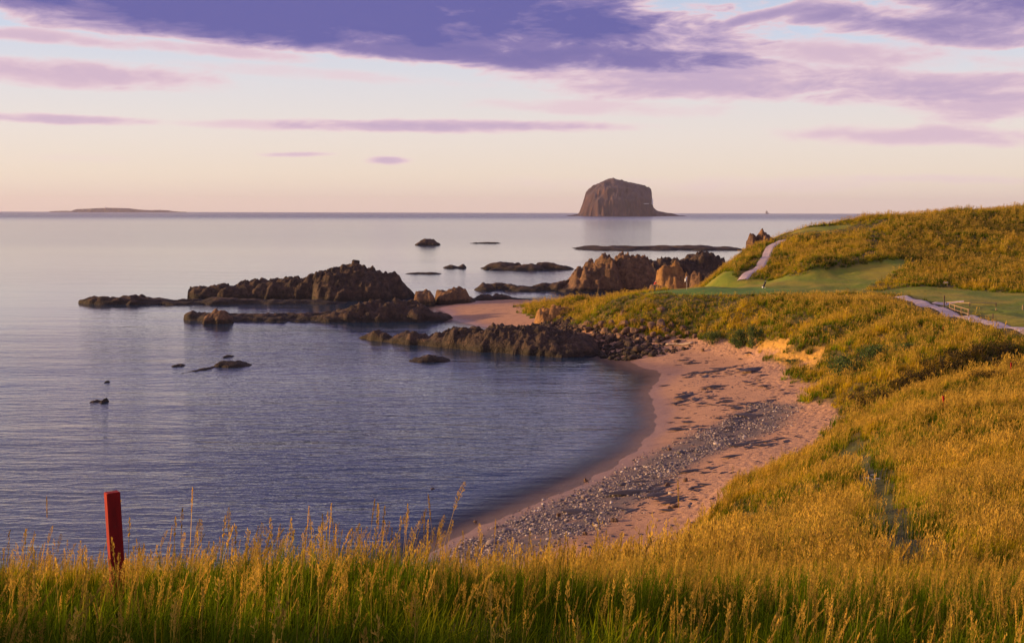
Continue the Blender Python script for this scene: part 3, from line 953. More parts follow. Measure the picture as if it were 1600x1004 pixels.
for i, (cx, cy, w, h, lab) in enumerate(STONES):
    gx, gy, gz = hit(cx, cy + h / 2, 40)
    wm, hm = w / F_PX * gy, h / F_PX * gy
    o = bpy.data.objects.new('beach_stone', BM[(i * 3) % 7])
    C.objects.link(o)
    o.location = (gx, gy, max(gz, -0.1) + hm * 0.3)
    o.scale = (wm, wm * 0.8, hm * 1.1)
    o.rotation_euler = (0, 0, i * 1.3)
    tag(o, lab, 'stone', 'single stones on the beach')


# ------------------------------------------------------------------ scattering
def scatter(name, P, rot, scl, idx, sources, label, cat, tint=None):
    col = bpy.data.collections.new(name + '_kinds')
    for k, s_ in enumerate(sources):
        s_.name = f'{name}_kind_{k:02d}'
        col.objects.link(s_)
    me = bpy.data.meshes.new(name)
    n = len(P)
    me.vertices.add(n)
    me.vertices.foreach_set('co', np.asarray(P, np.float32).ravel())
    for an, ty, key, val in (('rot', 'FLOAT_VECTOR', 'vector', rot), ('scl', 'FLOAT_VECTOR', 'vector', scl), ('idx', 'INT', 'value', idx), ('tint', 'FLOAT', 'value', np.zeros(n) if tint is None else tint)):
        a = me.attributes.new(an, ty, 'POINT')
        a.data.foreach_set(key, np.asarray(val, np.int32 if ty == 'INT' else np.float32).ravel())
    o = bpy.data.objects.new(name, me)
    C.objects.link(o)
    ng = bpy.data.node_groups.new(name, 'GeometryNodeTree')
    ng.interface.new_socket('Geometry', in_out='INPUT', socket_type='NodeSocketGeometry')
    ng.interface.new_socket('Geometry', in_out='OUTPUT', socket_type='NodeSocketGeometry')
    N = ng.nodes
    gi, go = N.new('NodeGroupInput'), N.new('NodeGroupOutput')
    ip = N.new('GeometryNodeInstanceOnPoints')
    ci = N.new('GeometryNodeCollectionInfo')
    ci.inputs['Collection'].default_value = col
    ci.inputs['Separate Children'].default_value = True
    ci.inputs['Reset Children'].default_value = True

    def attr(nm, ty):
        a = N.new('GeometryNodeInputNamedAttribute')
        a.data_type = ty
        a.inputs['Name'].default_value = nm
        return a.outputs['Attribute']
    L = ng.links
    L.new(gi.outputs[0], ip.inputs['Points'])
    L.new(ci.outputs[0], ip.inputs['Instance'])
    ip.inputs['Pick Instance'].default_value = True
    L.new(attr('idx', 'INT'), ip.inputs['Instance Index'])
    er = N.new('FunctionNodeEulerToRotation')
    L.new(attr('rot', 'FLOAT_VECTOR'), er.inputs[0])
    L.new(er.outputs[0], ip.inputs['Rotation'])
    L.new(attr('scl', 'FLOAT_VECTOR'), ip.inputs['Scale'])
    L.new(ip.outputs[0], go.inputs[0])
    md = o.modifiers.new('scatter', 'NODES')
    md.node_group = ng
    tag(o, label, cat, kind='stuff')
    return o


def grass_material(name, green, straw, seedc, tl=0.45):
    mt, g = material(name)
    geo = g.n('ShaderNodeNewGeometry')
    h = g.n('ShaderNodeAttribute', attribute_name='h').outputs['Fac']
    seed = g.n('ShaderNodeAttribute', attribute_name='seed').outputs['Fac']
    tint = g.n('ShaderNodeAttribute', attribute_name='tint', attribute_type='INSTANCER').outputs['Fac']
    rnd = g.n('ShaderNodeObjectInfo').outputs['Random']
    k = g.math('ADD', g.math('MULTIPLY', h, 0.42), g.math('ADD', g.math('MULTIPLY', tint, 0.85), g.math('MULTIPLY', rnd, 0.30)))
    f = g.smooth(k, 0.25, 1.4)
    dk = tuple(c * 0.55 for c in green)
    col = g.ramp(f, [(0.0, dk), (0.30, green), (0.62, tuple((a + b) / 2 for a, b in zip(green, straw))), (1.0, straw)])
    col = g.mix(seed, col, seedc)
    br = g.math('ADD', 0.52, g.math('MULTIPLY', rnd, 0.90))
    col = g.mix(1.0, col, g.comb(br, br, br), 'MULTIPLY')
    df = g.n('ShaderNodeBsdfDiffuse')
    tr = g.n('ShaderNodeBsdfTranslucent')
    g.l(col, df.inputs[0])
    g.l(col, tr.inputs[0])
    mx = g.n('ShaderNodeMixShader')
    mx.inputs[0].default_value = tl
    g.l(df.outputs[0], mx.inputs[1])
    g.l(tr.outputs[0], mx.inputs[2])
    finish(g, mx.outputs[0])
    return mt


M_GRASS = grass_material('grass_blades', (0.125, 0.19, 0.006), (0.58, 0.385, 0.012), (0.56, 0.36, 0.06))


def tuft(seed, n, height, spread, width, seg=3, heads=0, head_len=0.1, head_w=0.012, lean=0.25, stem_w=0.005, spike=14):
    r = random.Random(seed)
    V, Fc, H, S = [], [], [], []

    def blade(bx_, by_, ang, ln, w, bend, tip=0.1, seedv=0.0):
        dx, dy = math.cos(ang), math.sin(ang)
        fa = r.uniform(0, 6.28)
        sx_, sy_ = math.cos(fa), math.sin(fa)
        b0 = len(V)
        for i in range(seg + 1):
            t = i / seg
            off = bend * t * t * ln
            z_ = ln * (t - 0.35 * bend * t * t)
            ww = w * (1 - (1 - tip) * t ** 1.5) * 0.5
            for sg in (-1, 1):
                V.append((bx_ + dx * off + sx_ * ww * sg, by_ + dy * off + sy_ * ww * sg, z_))
                H.append(t)
                S.append(seedv)
            if i:
                a = b0 + 2 * (i - 1)
                Fc.append((a, a + 1, a + 3, a + 2))
        return (bx_ + dx * bend * ln, by_ + dy * bend * ln, ln * (1 - 0.35 * bend))
    for _ in range(n):
        rr = spread * math.sqrt(r.random())
        a = r.uniform(0, 6.28)
        blade(rr * math.cos(a), rr * math.sin(a), r.gauss(0.2, 1.5), height * r.uniform(0.45, 1.1), width * r.uniform(0.6, 1.2), abs(r.gauss(lean, 0.30)))
    for _ in range(heads):
        rr = spread * math.sqrt(r.random())
        a = r.uniform(0, 6.28)
        ln = height * r.uniform(1.05, 1.75)
        ang, bend = r.gauss(0.1, 0.9), abs(r.gauss(0.12, 0.12))
        px_, py_ = rr * math.cos(a), rr * math.sin(a)
        blade(px_, py_, ang, ln, stem_w, bend, 0.7, 0.6)
        dx, dy = math.cos(ang), math.sin(ang)
        open_ = r.random() < 0.4
        for j in range(spike):
            t = 1 - (head_len * r.uniform(0.9, 1.3)) / ln * (j / spike)
            cx_ = px_ + dx * bend * t * t * ln
            cy_ = py_ + dy * bend * t * t * ln
            cz_ = ln * (t - 0.35 * bend * t * t)
            oa = r.uniform(0, 6.28)
            od = (0.9 if not open_ else 2.4) * head_w * (0.4 + 0.8 * math.sin(math.pi * min(1, (j + 1) / spike)))
            ex, ey = cx_ + od * math.cos(oa), cy_ + od * math.sin(oa)
            w_, l_ = head_w * r.uniform(0.5, 0.9), head_w * r.uniform(1.3, 2.2)
            wa = oa + 1.57
            b0 = len(V)
            V.extend([(cx_, cy_, cz_ - l_ * 0.4), (ex + w_ * 0.5 * math.cos(wa), ey + w_ * 0.5 * math.sin(wa), cz_ + l_ * 0.2),
                      (ex, ey, cz_ + l_), (ex - w_ * 0.5 * math.cos(wa), ey - w_ * 0.5 * math.sin(wa), cz_ + l_ * 0.25)])
            Fc.append((b0, b0 + 1, b0 + 2, b0 + 3))
            H.extend([1] * 4)
            S.extend([1] * 4)
    o = mesh_obj('grass_kind', V, Fc, M_GRASS, None, True, link=False)
    for nm, arr in (('h', H), ('seed', S)):
        a = o.data.attributes.new(nm, 'FLOAT', 'POINT')
        a.data.foreach_set('value', arr)
    return o


m_grass = (1 - m_sand) * (1 - np.clip(m_fair * 1.2, 0, 1)) * sstep(1.15, 1.5, d_path) * (1 - m_clay)
m_grass = m_grass * sstep(2.4, 3.2, line_dist(_X + 0.9, _Y + 1.0, PATH1) + 0.4 * fbm(_X, _Y, 2, 77))
bx_, by_, _ = hit(1477.5, 447, 100)
m_grass = m_grass * (1 - 0.97 * ((np.abs(_X - bx_) < 1.0) & (_Y < by_ + 0.5) & (_Y > by_ - 4)))
sx_, sy_, _ = hit(186, 948)
m_grass = m_grass * (0.30 + 0.70 * sstep(0.25, 0.6, line_dist(_X, _Y, [(sx_, sy_), (sx_ * 0.84, sy_ * 0.84)])))
m_grass = m_grass * sstep(0.5, 0.85, d_track + 0.15 * fbm(_X * 2, _Y * 2, 2, 71)) * sstep(0.5, 0.9, d_track2)


def sample(n_per_m2, r0, r1, ymax=300, jitter=1.0, side=4.0):
    """random points on rough grass between two distances from the viewpoint, inside and a little beyond the view"""
    hx = 0.455 * r1 + side
    x0, x1, y0, y1 = max(-hx, -58), min(hx, 150), 1.5, min(r1, ymax)
    n = int((x1 - x0) * (y1 - y0) * n_per_m2)
    x = rng.uniform(x0, x1, n)
    y = rng.uniform(y0, y1, n)
    d = np.hypot(x, y)
    ok = (d > r0) & (d < r1) & (np.abs(x) < 0.455 * y + side) & (rng.random(n) < bil(m_grass, x, y))
    x, y = x[ok], y[ok]
    z = bil(GZ, x, y)
    ok = z > 1.2
    return x[ok], y[ok], z[ok]


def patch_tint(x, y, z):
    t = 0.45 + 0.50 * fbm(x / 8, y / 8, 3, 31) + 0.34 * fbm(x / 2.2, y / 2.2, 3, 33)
    t = t - 0.45 * sstep(9.5, 6.5, np.hypot(x, y) - 0.5 * x + 0.9 * fbm(x / 2, y / 2, 2, 36))  # greener and darker near the camera: lusher grass, also standing in for shade
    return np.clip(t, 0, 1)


def grass(name, label, kinds, dens, r0, r1, smin=0.75, smax=1.25, tint_add=0.0, sink=0.03, side=4.0, clump=0.0):
    x, y, z = sample(dens, r0, r1, side=side)
    if clump > 0:
        keep = rng.random(len(x)) < np.clip(0.70 + clump * fbm(x / 1.3, y / 1.3, 2, 55), 0.12, 1)
        x, y, z = x[keep], y[keep], z[keep]
    n = len(x)
    s = rng.uniform(smin, smax, n) * np.clip(1 + 0.30 * fbm(x / 3.5, y / 3.5, 2, 61) + 0.45 * clump * fbm(x / 1.1, y / 1.1, 2, 63), 0.4, 1.9)
    s = s * (1 - 0.65 * sstep(9, 5, np.hypot((x - TC[0]) / 1.6, y - TC[1] + 3)))
    s = s * (1 - 0.45 * sstep(5.6, 6.7, z) * sstep(164, 170, y) * sstep(202, 192, y) * sstep(66, 56, x))
    rot = np.stack([rng.normal(0, 0.08, n), rng.normal(0.05, 0.08, n), rng.uniform(-0.9, 0.9, n)], 1)
    scl = np.stack([s, s, s * rng.uniform(0.85, 1.15, n)], 1)
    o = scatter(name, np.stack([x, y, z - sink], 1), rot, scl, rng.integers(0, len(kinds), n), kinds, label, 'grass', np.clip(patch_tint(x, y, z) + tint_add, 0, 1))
    print('GRASS', name, n)
    return o


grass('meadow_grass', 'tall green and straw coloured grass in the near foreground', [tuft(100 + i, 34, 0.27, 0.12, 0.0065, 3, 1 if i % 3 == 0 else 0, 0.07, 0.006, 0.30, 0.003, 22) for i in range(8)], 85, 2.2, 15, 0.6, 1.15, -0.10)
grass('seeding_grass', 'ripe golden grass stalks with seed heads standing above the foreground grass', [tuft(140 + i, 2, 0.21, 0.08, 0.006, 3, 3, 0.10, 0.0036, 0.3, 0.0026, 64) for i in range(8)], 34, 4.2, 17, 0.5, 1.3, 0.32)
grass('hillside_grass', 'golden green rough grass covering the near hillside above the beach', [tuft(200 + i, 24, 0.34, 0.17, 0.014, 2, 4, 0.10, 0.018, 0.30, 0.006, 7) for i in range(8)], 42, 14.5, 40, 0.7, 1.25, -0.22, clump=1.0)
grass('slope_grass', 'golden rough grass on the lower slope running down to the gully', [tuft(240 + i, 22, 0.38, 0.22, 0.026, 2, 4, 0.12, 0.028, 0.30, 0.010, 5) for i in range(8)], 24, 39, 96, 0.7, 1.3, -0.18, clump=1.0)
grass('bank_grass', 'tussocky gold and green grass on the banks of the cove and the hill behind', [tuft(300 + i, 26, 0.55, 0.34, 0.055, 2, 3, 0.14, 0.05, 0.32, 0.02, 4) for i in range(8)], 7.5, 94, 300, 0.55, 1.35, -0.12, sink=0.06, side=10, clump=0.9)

# a few tall stalks standing well above the rest
tp = []
for cx, n_, sx_ in ((600, 30, 60), (660, 22, 30), (530, 12, 30), (730, 8, 30), (300, 12, 50), (430, 8, 30), (120, 10, 60), (900, 8, 80), (1150, 14, 120), (1430, 16, 110)):
    for _ in range(n_):
        dd = random.uniform(8.0, 12.5)
        x_ = (random.gauss(cx, sx_) - CX) / F_PX * dd
        tp.append((x_, dd, ground(x_, dd) - 0.03))
tp = np.array(tp)
n = len(tp)
s = rng.uniform(1.2, 2.35, n)
scatter('tall_stalk_grass', tp, np.stack([rng.normal(0, .06, n), rng.normal(.03, .09, n), rng.uniform(-1, 1, n)], 1), np.stack([s * .8, s * .8, s], 1), rng.integers(0, 6, n),
        [tuft(180 + i, 0, 0.26, 0.03, 0.006, 4, 1, 0.09, 0.0045, 0.3, 0.003, 60) for i in range(6)], 'scattered taller straw stalks rising above the foreground grass', 'grass', np.full(n, 0.8))


# ------------------------------------------------------------------ shingle and weed on the beach
def flat_kind(seed, n=9):
    """a ragged low heap of weed"""
    r = random.Random(seed)
    V, Fc = [(0, 0, 0.10)], []
    for ring, (rad, zz) in enumerate(((0.25, 0.09), (0.5, -0.02))):
        for i in range(n):
            a = 6.283 * i / n
            k = rad * r.uniform(0.55, 1.35)
            V.append((k * math.cos(a), k * math.sin(a), zz * r.uniform(0.5, 1.5)))
    for i in range(n):
        j = (i + 1) % n
        Fc.append((0, 1 + i, 1 + j))
        Fc.append((1 + i, 1 + n + i, 1 + n + j, 1 + j))
    return mesh_obj('weed_kind', V, Fc, M_WEED, None, True, link=False)


def pebble_mat():
    mt, g = material('pebble_stone')
    rnd = g.n('ShaderNodeObjectInfo').outputs['Random']
    c = g.ramp(rnd, [(0.0, (0.07, 0.06, 0.065)), (0.45, (0.16, 0.13, 0.13)), (0.75, (0.27, 0.20, 0.16)), (0.93, (0.45, 0.36, 0.29)), (1.0, (0.6, 0.52, 0.44))])
    p = g.n('ShaderNodeBsdfPrincipled', i_Roughness=0.75)
    g.l(c, p.inputs['Base Color'])
    finish(g, p.outputs[0])
    return mt


M_PEB = pebble_mat()
M_WEED = simple_mat('wrack_weed', (0.045, 0.030, 0.022), 0.6, 0.3, 6.0, bumpd=0.02)
pk = []
for k in range(5):
    me = boulder_mesh(60 + k, 1, 4)
    me.materials.clear()
    me.materials.append(M_PEB)
    pk.append(bpy.data.objects.new('pebble_kind', me))
nb = 90000
bx0, by0 = np.array(SHINGLE).min(0)
bx1, by1 = np.array(SHINGLE).max(0)
x, y = rng.uniform(bx0 - 3, bx1 + 3, nb), rng.uniform(by0 - 3, by1 + 3, nb)
dn = bil(m_shin, x, y) * np.clip(0.62 + 1.1 * fbm(x / 3.2, y / 3.2, 3, 81), 0.04, 1)
ok = (rng.random(nb) < dn) & (bil(m_sand, x, y) > 0.5)
x, y = x[ok], y[ok]
n = len(x)
s = 0.07 * np.exp(rng.normal(0, 0.45, n)) * (1 + 0.5 * (rng.random(n) < 0.06))
scatter('shingle', np.stack([x, y, bil(GZ, x, y) + s * 0.15], 1), np.stack([rng.normal(0, .2, n), rng.normal(0, .2, n), rng.uniform(0, 6.3, n)], 1),
        np.stack([s * 1.4, s, s * .7], 1) * 1.5, rng.integers(0, 5, n), pk, 'grey and brown shingle banked along the water of the cove', 'pebbles')
print('PEBBLES', n)
nb = 34000
x, y = rng.uniform(0, 36, nb), rng.uniform(70, 172, nb)
zz = bil(GZ, x, y)
tide = np.exp(-((zz - 1.75) / 0.22) ** 2) * 0.30 + np.exp(-((zz - 1.15) / 0.30) ** 2) * 0.55 + np.exp(-((zz - 0.6) / 0.2) ** 2) * 0.3
dn = tide * sstep(-0.15, 0.55, fbm(x / 5, y / 9, 3, 91)) * (bil(m_sand, x, y) > 0.6)
ok = rng.random(nb) < dn
x, y, zz = x[ok], y[ok], zz[ok]
n = len(x)
s = np.exp(rng.normal(-0.75, 0.5, n))
scatter('seaweed', np.stack([x, y, zz], 1), np.stack([np.zeros(n), np.zeros(n), rng.normal(0.25, 0.5, n)], 1), np.stack([s * 1.9, s * 0.65, s * 0.6], 1), rng.integers(0, 5, n),
        [flat_kind(i) for i in range(5)], 'dark seaweed strewn in tide lines over the pink sand', 'seaweed')
print('WEED', n)

nb = 60000
x, y = rng.uniform(-4, 36, nb), rng.uniform(48, 172, nb)
zz = bil(GZ, x, y)
dn = 0.16 * sstep(0.35, 0.8, zz) * np.clip(0.6 + 1.2 * fbm(x / 4, y / 6, 3, 95), 0.05, 1.6) * (bil(m_sand, x, y) > 0.7)
ok = rng.random(nb) < dn
x, y, zz = x[ok], y[ok], zz[ok]
n = len(x)
s = np.exp(rng.normal(-1.75, 0.45, n))
scatter('strandline_debris', np.stack([x, y, zz], 1), np.stack([np.zeros(n), np.zeros(n), rng.uniform(0, 6.28, n)], 1), np.stack([s * 1.7, s * 0.7, s * 0.8], 1), rng.integers(0, 5, n),
        [flat_kind(30 + i, 7) for i in range(5)], 'small dark scraps of weed and debris scattered over the sand', 'debris')
print('DEBRIS', n)

# loose rock among the spit and the outcrop: small stones too many to count
x, y = rng.uniform(4, 36, 9000), rng.uniform(160, 200, 9000)
zz = bil(GZ, x, y)
ok = (zz > -0.15) & (zz < 2.6 - 0.02 * (x - 4)) & (rng.random(9000) < sstep(27, 14, x) * 0.85)
x, y, zz = x[ok], y[ok], zz[ok]
n = len(x)
rk = []
for k in range(5):
    me = boulder_mesh(80 + k, 2, 8)
    me.materials.append(M_ROCK)
    rk.append(bpy.data.objects.new('rubble_kind', me))
s = 0.42 * np.exp(rng.normal(0, 0.45, n))
scatter('rubble', np.stack([x, y, zz + s * 0.1], 1), rng.uniform(-0.5, 0.5, (n, 3)) * [1, 1, 6], np.stack([s * 1.3, s, s * .8], 1), rng.integers(0, 5, n), rk, 'dark rubble of small stones between the spit and the boulders', 'stones')

# ------------------------------------------------------------------ driftwood
M_DRIFT = simple_mat('driftwood', (0.55, 0.42, 0.28), 0.8, 0.15, 5)


def tube(name, pts, radii, mat, parent=None, sides=8, link=True):
    V, Fc = [], []
    pts = [Vector(p) for p in pts]
    for i, p in enumerate(pts):
        t = (pts[min(i + 1, len(pts) - 1)] - pts[max(i - 1, 0)]).normalized()
        a = t.orthogonal().normalized() if abs(t.z) < 0.95 else Vector((1, 0, 0))
        if abs(t.z) >= 0.95:
            a = (a - t * a.dot(t)).normalized()
        b = t.cross(a)
        for k in range(sides):
            an = 6.28318 * k / sides
            V.append(p + (a * math.cos(an) + b * math.sin(an)) * radii[i])
        if i:
            for k in range(sides):
                q = (i - 1) * sides
                Fc.append((q + k, q + (k + 1) % sides, q + sides + (k + 1) % sides, q + sides + k))
    Fc.append(tuple(range(sides - 1, -1, -1)))
    Fc.append(tuple(range(len(V) - sides, len(V))))
    return mesh_obj(name, V, Fc, mat, parent, True, link)


a, b = hit(1040, 540, 120), hit(1083, 537, 120)
pts, rad = [], []
for i in range(9):
    t = i / 8
    x, y = a[0] + (b[0] - a[0]) * t, a[1] + (b[1] - a[1]) * t + 0.15 * math.sin(t * 5)
    pts.append((x, y, ground(x, y) + 0.16 + 0.03 * math.sin(t * 8)))
    rad.append(0.10 + 0.07 * t + 0.015 * math.sin(i * 2.3))
tag(tube('driftwood_log', pts, rad, M_DRIFT), 'pale driftwood log lying along the head of the beach', 'log')

# ------------------------------------------------------------------ bushes


def leaf_material(name, c0, c1, c2):
    mt, g = material(name)
    ge = g.n('ShaderNodeNewGeometry')
    n_ = g.noise(ge.outputs['Position'], 2.0, 4)
    rp = ge.outputs['Random Per Island']
    k = g.math('ADD', g.math('MULTIPLY', n_, 0.6), g.math('MULTIPLY', rp, 0.4))
    col = g.ramp(k, [(0.3, c0), (0.5, c1), (0.75, c2)])
    df, tr, mx = g.n('ShaderNodeBsdfDiffuse'), g.n('ShaderNodeBsdfTranslucent'), g.n('ShaderNodeMixShader')
    g.l(col, df.inputs[0])
    g.l(col, tr.inputs[0])
    mx.inputs[0].default_value = 0.3
    g.l(df.outputs[0], mx.inputs[1])
    g.l(tr.outputs[0], mx.inputs[2])
    finish(g, mx.outputs[0])
    return mt


M_DARKB = leaf_material('bramble_leaf', (0.030, 0.030, 0.012), (0.070, 0.055, 0.020), (0.13, 0.085, 0.025))
M_GREENB = leaf_material('willow_leaf', (0.05, 0.08, 0.025), (0.085, 0.13, 0.04), (0.15, 0.19, 0.05))
M_TWIG = simple_mat('twig_bark', (0.10, 0.07, 0.045), 0.9)


def bush_mesh(seed, mat, nl=1500, leaf=0.055, up=0.6):
    r = random.Random(seed)
    V, Fc = [], []
    lobes = [(r.gauss(0, .24), r.gauss(0, .24), r.uniform(.15, .62), r.uniform(.16, .30)) for _ in range(11)]
    for _ in range(nl):
        lx, ly, lz, lr = r.choice(lobes)
        d = Vector((r.gauss(0, 1), r.gauss(0, 1), r.gauss(0, 1))).normalized() * lr * (r.random() ** 0.4)
        c = Vector((lx, ly, lz)) + d
        if c.z < 0:
            c.z = abs(c.z) * 0.3
        ax = (d.normalized() * (1 - up) + Vector((r.gauss(0, .5), r.gauss(0, .5), up + r.gauss(0, .4)))).normalized()
        sd = ax.orthogonal().normalized()
        sd = Matrix.Rotation(r.uniform(0, 6.28), 3, ax) @ sd
        l_, w_ = leaf * r.uniform(.7, 1.6), leaf * r.uniform(.3, .55)
        b0 = len(V)
        V += [c - ax * l_ * .5, c + sd * w_ * .5, c + ax * l_ * .7, c - sd * w_ * .5]
        Fc.append((b0, b0 + 1, b0 + 2, b0 + 3))
    me = bpy.data.meshes.new('foliage')
    me.from_pydata(V, [], Fc)
    me.materials.append(mat)
    st = []
    for k in range(6):
        lx, ly, lz, lr = lobes[k]
        st.append(([(lx * .15, ly * .15, -0.08), (lx * .5, ly * .5, lz * .5), (lx, ly, lz + lr * .4)], [.022, .014, .006]))
    return me, st


dark_kinds = [bush_mesh(i, M_DARKB) for i in range(4)]
green_kinds = [bush_mesh(20 + i, M_GREENB, 1300, 0.07, 1.0) for i in range(3)]
stem_data = {}


def bush(name, label, cat, px, py, wpx, hpx, kind, k, group):
    gx, gy, gz = hit(px, py + hpx * 0.35, 60)
    wm, hm = wpx / F_PX * gy * 1.25, hpx / F_PX * gy * 1.3
    e_ = empty(name, (gx, gy, gz - 0.1), random.uniform(0, 6.28))
    e_.scale = (wm, wm, hm)
    tag(e_, label, cat, group)
    me, st = kind[k % len(kind)]
    f = bpy.data.objects.new('foliage', me)
    C.objects.link(f)
    f.parent = e_
    for q, (pts, rad) in enumerate(st):
        key = (me.name, q)
        if key not in stem_data:
            so = tube('stem', pts, rad, M_TWIG, None, 5, link=False)
            stem_data[key] = so.data
            bpy.data.objects.remove(so)
        so = bpy.data.objects.new('stem', stem_data[key])
        C.objects.link(so)
        so.parent = e_


GUL = [(1332, 644, 22, 16), (1352, 628, 30, 24), (1378, 618, 34, 28), (1404, 606, 34, 28), (1428, 594, 36, 28), (1452, 582, 34, 26), (1478, 570, 36, 28), (1508, 562, 40, 30), (1542, 554, 42, 30), (1574, 548, 36, 26), (1596, 572, 34, 22), (1546, 588, 40, 20)]
for i, (px, py, w, h) in enumerate(GUL):
    lab = ('dark bramble bush at the foot of the gully by the sand' if i == 0 else 'dark bramble bush at the right edge below the bush line' if i == 10 else 'low dark bramble bush standing apart below the upper bush line' if i == 11
           else f'dark bramble bush, {ORD[i]} up the gully from the sand')
    bush('bramble_bush', lab, 'bush', px, py, w, h, dark_kinds, i, 'dark bushes along the gully')
GRN = [(1325, 577, 46, 34, 'large green bush at the mouth of the gully beside the beach'), (1368, 556, 44, 26, 'green bush on the bank above the large green bush'), (1112, 530, 22, 20, 'small green bush among the boulders at the head of the beach'),
       (1152, 532, 26, 30, 'upright green bush left of the bare yellow bank'), (1176, 530, 24, 34, 'tallest green bush against the left end of the bare yellow bank'), (1236, 566, 22, 9, 'low green clump on the sand under the bare yellow bank'),
       (1415, 545, 34, 18, 'grey green bush on the bank above the dark bush line')]
for i, (px, py, w, h, lab) in enumerate(GRN):
    bush('green_bush', lab, 'bush', px, py, w, h, green_kinds, i, 'green bushes round the beach')


# ------------------------------------------------------------------ red stakes
def paint_mat():
    mt, g = material('red_paint')
    tc = g.n('ShaderNodeTexCoord')
    mp = g.n('ShaderNodeMapping')
    mp.inputs['Scale'].default_value = (14, 14, 2.5)
    g.l(tc.outputs['Object'], mp.inputs[0])
    n_ = g.noise(mp.outputs[0], 1.0, 6, 0.65)
    nb_ = g.noise(tc.outputs['Object'], 5.0, 4, 0.6)
    c = g.ramp(n_, [(0.3, (0.17, 0.010, 0.008)), (0.6, (0.34, 0.014, 0.010))])
    c = g.mix(g.smooth(nb_, 0.58, 0.68, 0, 0.75), c, (0.10, 0.05, 0.03))
    c = g.mix(g.smooth(n_, 0.70, 0.76), c, (0.40, 0.26, 0.15))
    p = g.n('ShaderNodeBsdfPrincipled', i_Roughness=0.7)
    p.inputs['Specular IOR Level'].default_value = 0.2
    g.l(c, p.inputs['Base Color'])
    g.l(bump(g, n_, 0.4, 0.006), p.inputs['Normal'])
    finish(g, p.outputs[0])
    return mt


M_RED = paint_mat()


def stake(px_top, py_top, px_bot, py_bot, w, dpt, rz, label):
    gx, gy, gz = hit(px_bot, py_bot)
    tx, ty, tz = D(px_top, py_top, gy)
    L_ = math.dist((gx, gy, gz), (tx, ty, tz))
    bm = bmesh.new()
    bmesh.ops.create_cube(bm, size=1.0)
    for v in bm.verts:
        v.co = Vector((v.co.x * w, v.co.y * dpt, (v.co.z + 0.5) * (L_ + 0.25) - 0.25))
    bmesh.ops.bevel(bm, geom=bm.edges[:], offset=w * 0.05, segments=2, affect='EDGES')
    me = bpy.data.meshes.new('stake')
    bm.to_mesh(me)
    me.materials.append(M_RED)
    o = bpy.data.objects.new('stake', me)
    C.objects.link(o)
    dv = Vector((tx - gx, ty - gy, tz - gz))
    ez = dv.normalized()
    ex = (Vector((1, 0, 0)) - ez * ez.x).normalized()
    ey = ez.cross(ex)
    o.rotation_euler = (Matrix((ex, ey, ez)).transposed() @ Matrix.Rotation(rz, 3, 'Z')).to_euler()
    o.location = (gx, gy, gz)
    tag(o, label, 'post', 'red marker stakes')


stake(175, 768, 186, 948, 0.076, 0.062, 0.60, 'weathered red wooden stake leaning in the foreground grass above the water')
bpy.context.view_layer.update()
stake(1474, 618, 1476, 646, 0.10, 0.07, 0.3, 'small red stake on the golden slope below the bushes')
stake(1580, 566, 1580, 590, 0.10, 0.07, 0.3, 'small red stake at the right edge among the dark bushes')
stake(1474, 510, 1474, 518, 0.10, 0.07, 0.3, 'faint red stake top in the bank grass below the path')

# ------------------------------------------------------------------ wooden fence and posts by the path
M_WOOD = simple_mat('fence_wood', (0.36, 0.24, 0.12), 0.8, 0.2, 6)
M_DWOOD = simple_mat('dark_post_wood', (0.10, 0.065, 0.04), 0.85, 0.2, 6)


def bar(name, p0, p1, w, h, mat, parent=None):
    p0, p1 = Vector(p0), Vector(p1)
    t = (p1 - p0)
    L_ = t.length
    bm = bmesh.new()
    bmesh.ops.create_cube(bm, size=1.0)
    for v in bm.verts:
        v.co = Vector((v.co.x * w, v.co.y * h, (v.co.z + 0.5) * L_))
    bmesh.ops.bevel(bm, geom=bm.edges[:], offset=min(w, h) * 0.08, segments=1, affect='EDGES')
    q = t.to_track_quat('Z', 'Y').to_matrix().to_4x4()
    for v in bm.verts:
        v.co = q @ v.co + p0
    me = bpy.data.meshes.new(name)
    bm.to_mesh(me)
    me.materials.append(mat)
    o = bpy.data.objects.new(name, me)
    C.objects.link(o)
    if parent:
        o.parent = parent
    return o


def upright(px, py_top, py_bot):
    g_ = hit(px, py_bot, 100)
    t_ = D(px, py_top, g_[1])
    return (g_[0], g_[1], g_[2] - 0.25), (g_[0], g_[1], t_[2])


fence = tag(empty('rail_fence'), 'short curved fence of pale rails beside the path', 'fence')
pp = [upright(*a) for a in [(1484, 473, 482), (1492, 476, 486), (1502, 479, 490), (1513, 482, 495)]]
for a, b in pp:
    bar('post', a, b, 0.12, 0.12, M_WOOD, fence)
for (a0, b0), (a1, b1) in zip(pp[:-1], pp[1:]):
    for dz in (-0.10, -0.62):
        bar('rail', (b0[0], b0[1] - 0.09, b0[2] + dz), (b1[0], b1[1] - 0.09, b1[2] + dz), 0.13, 0.07, M_WOOD, fence)
lowf = tag(empty('rail_fence'), 'long low single rail on posts behind the curved fence', 'fence')
pq = [upright(*a) for a in [(1479, 470.5, 476), (1515, 472, 478.5), (1556, 472.5, 479)]]
for a, b in pq:
    bar('post', a, b, 0.11, 0.11, M_DWOOD, lowf)
for (a0, b0), (a1, b1) in zip(pq[:-1], pq[1:]):
    bar('rail', (b0[0], b0[1] - 0.08, b0[2] - 0.08), (b1[0], b1[1] - 0.08, b1[2] - 0.08), 0.13, 0.07, M_WOOD, lowf)
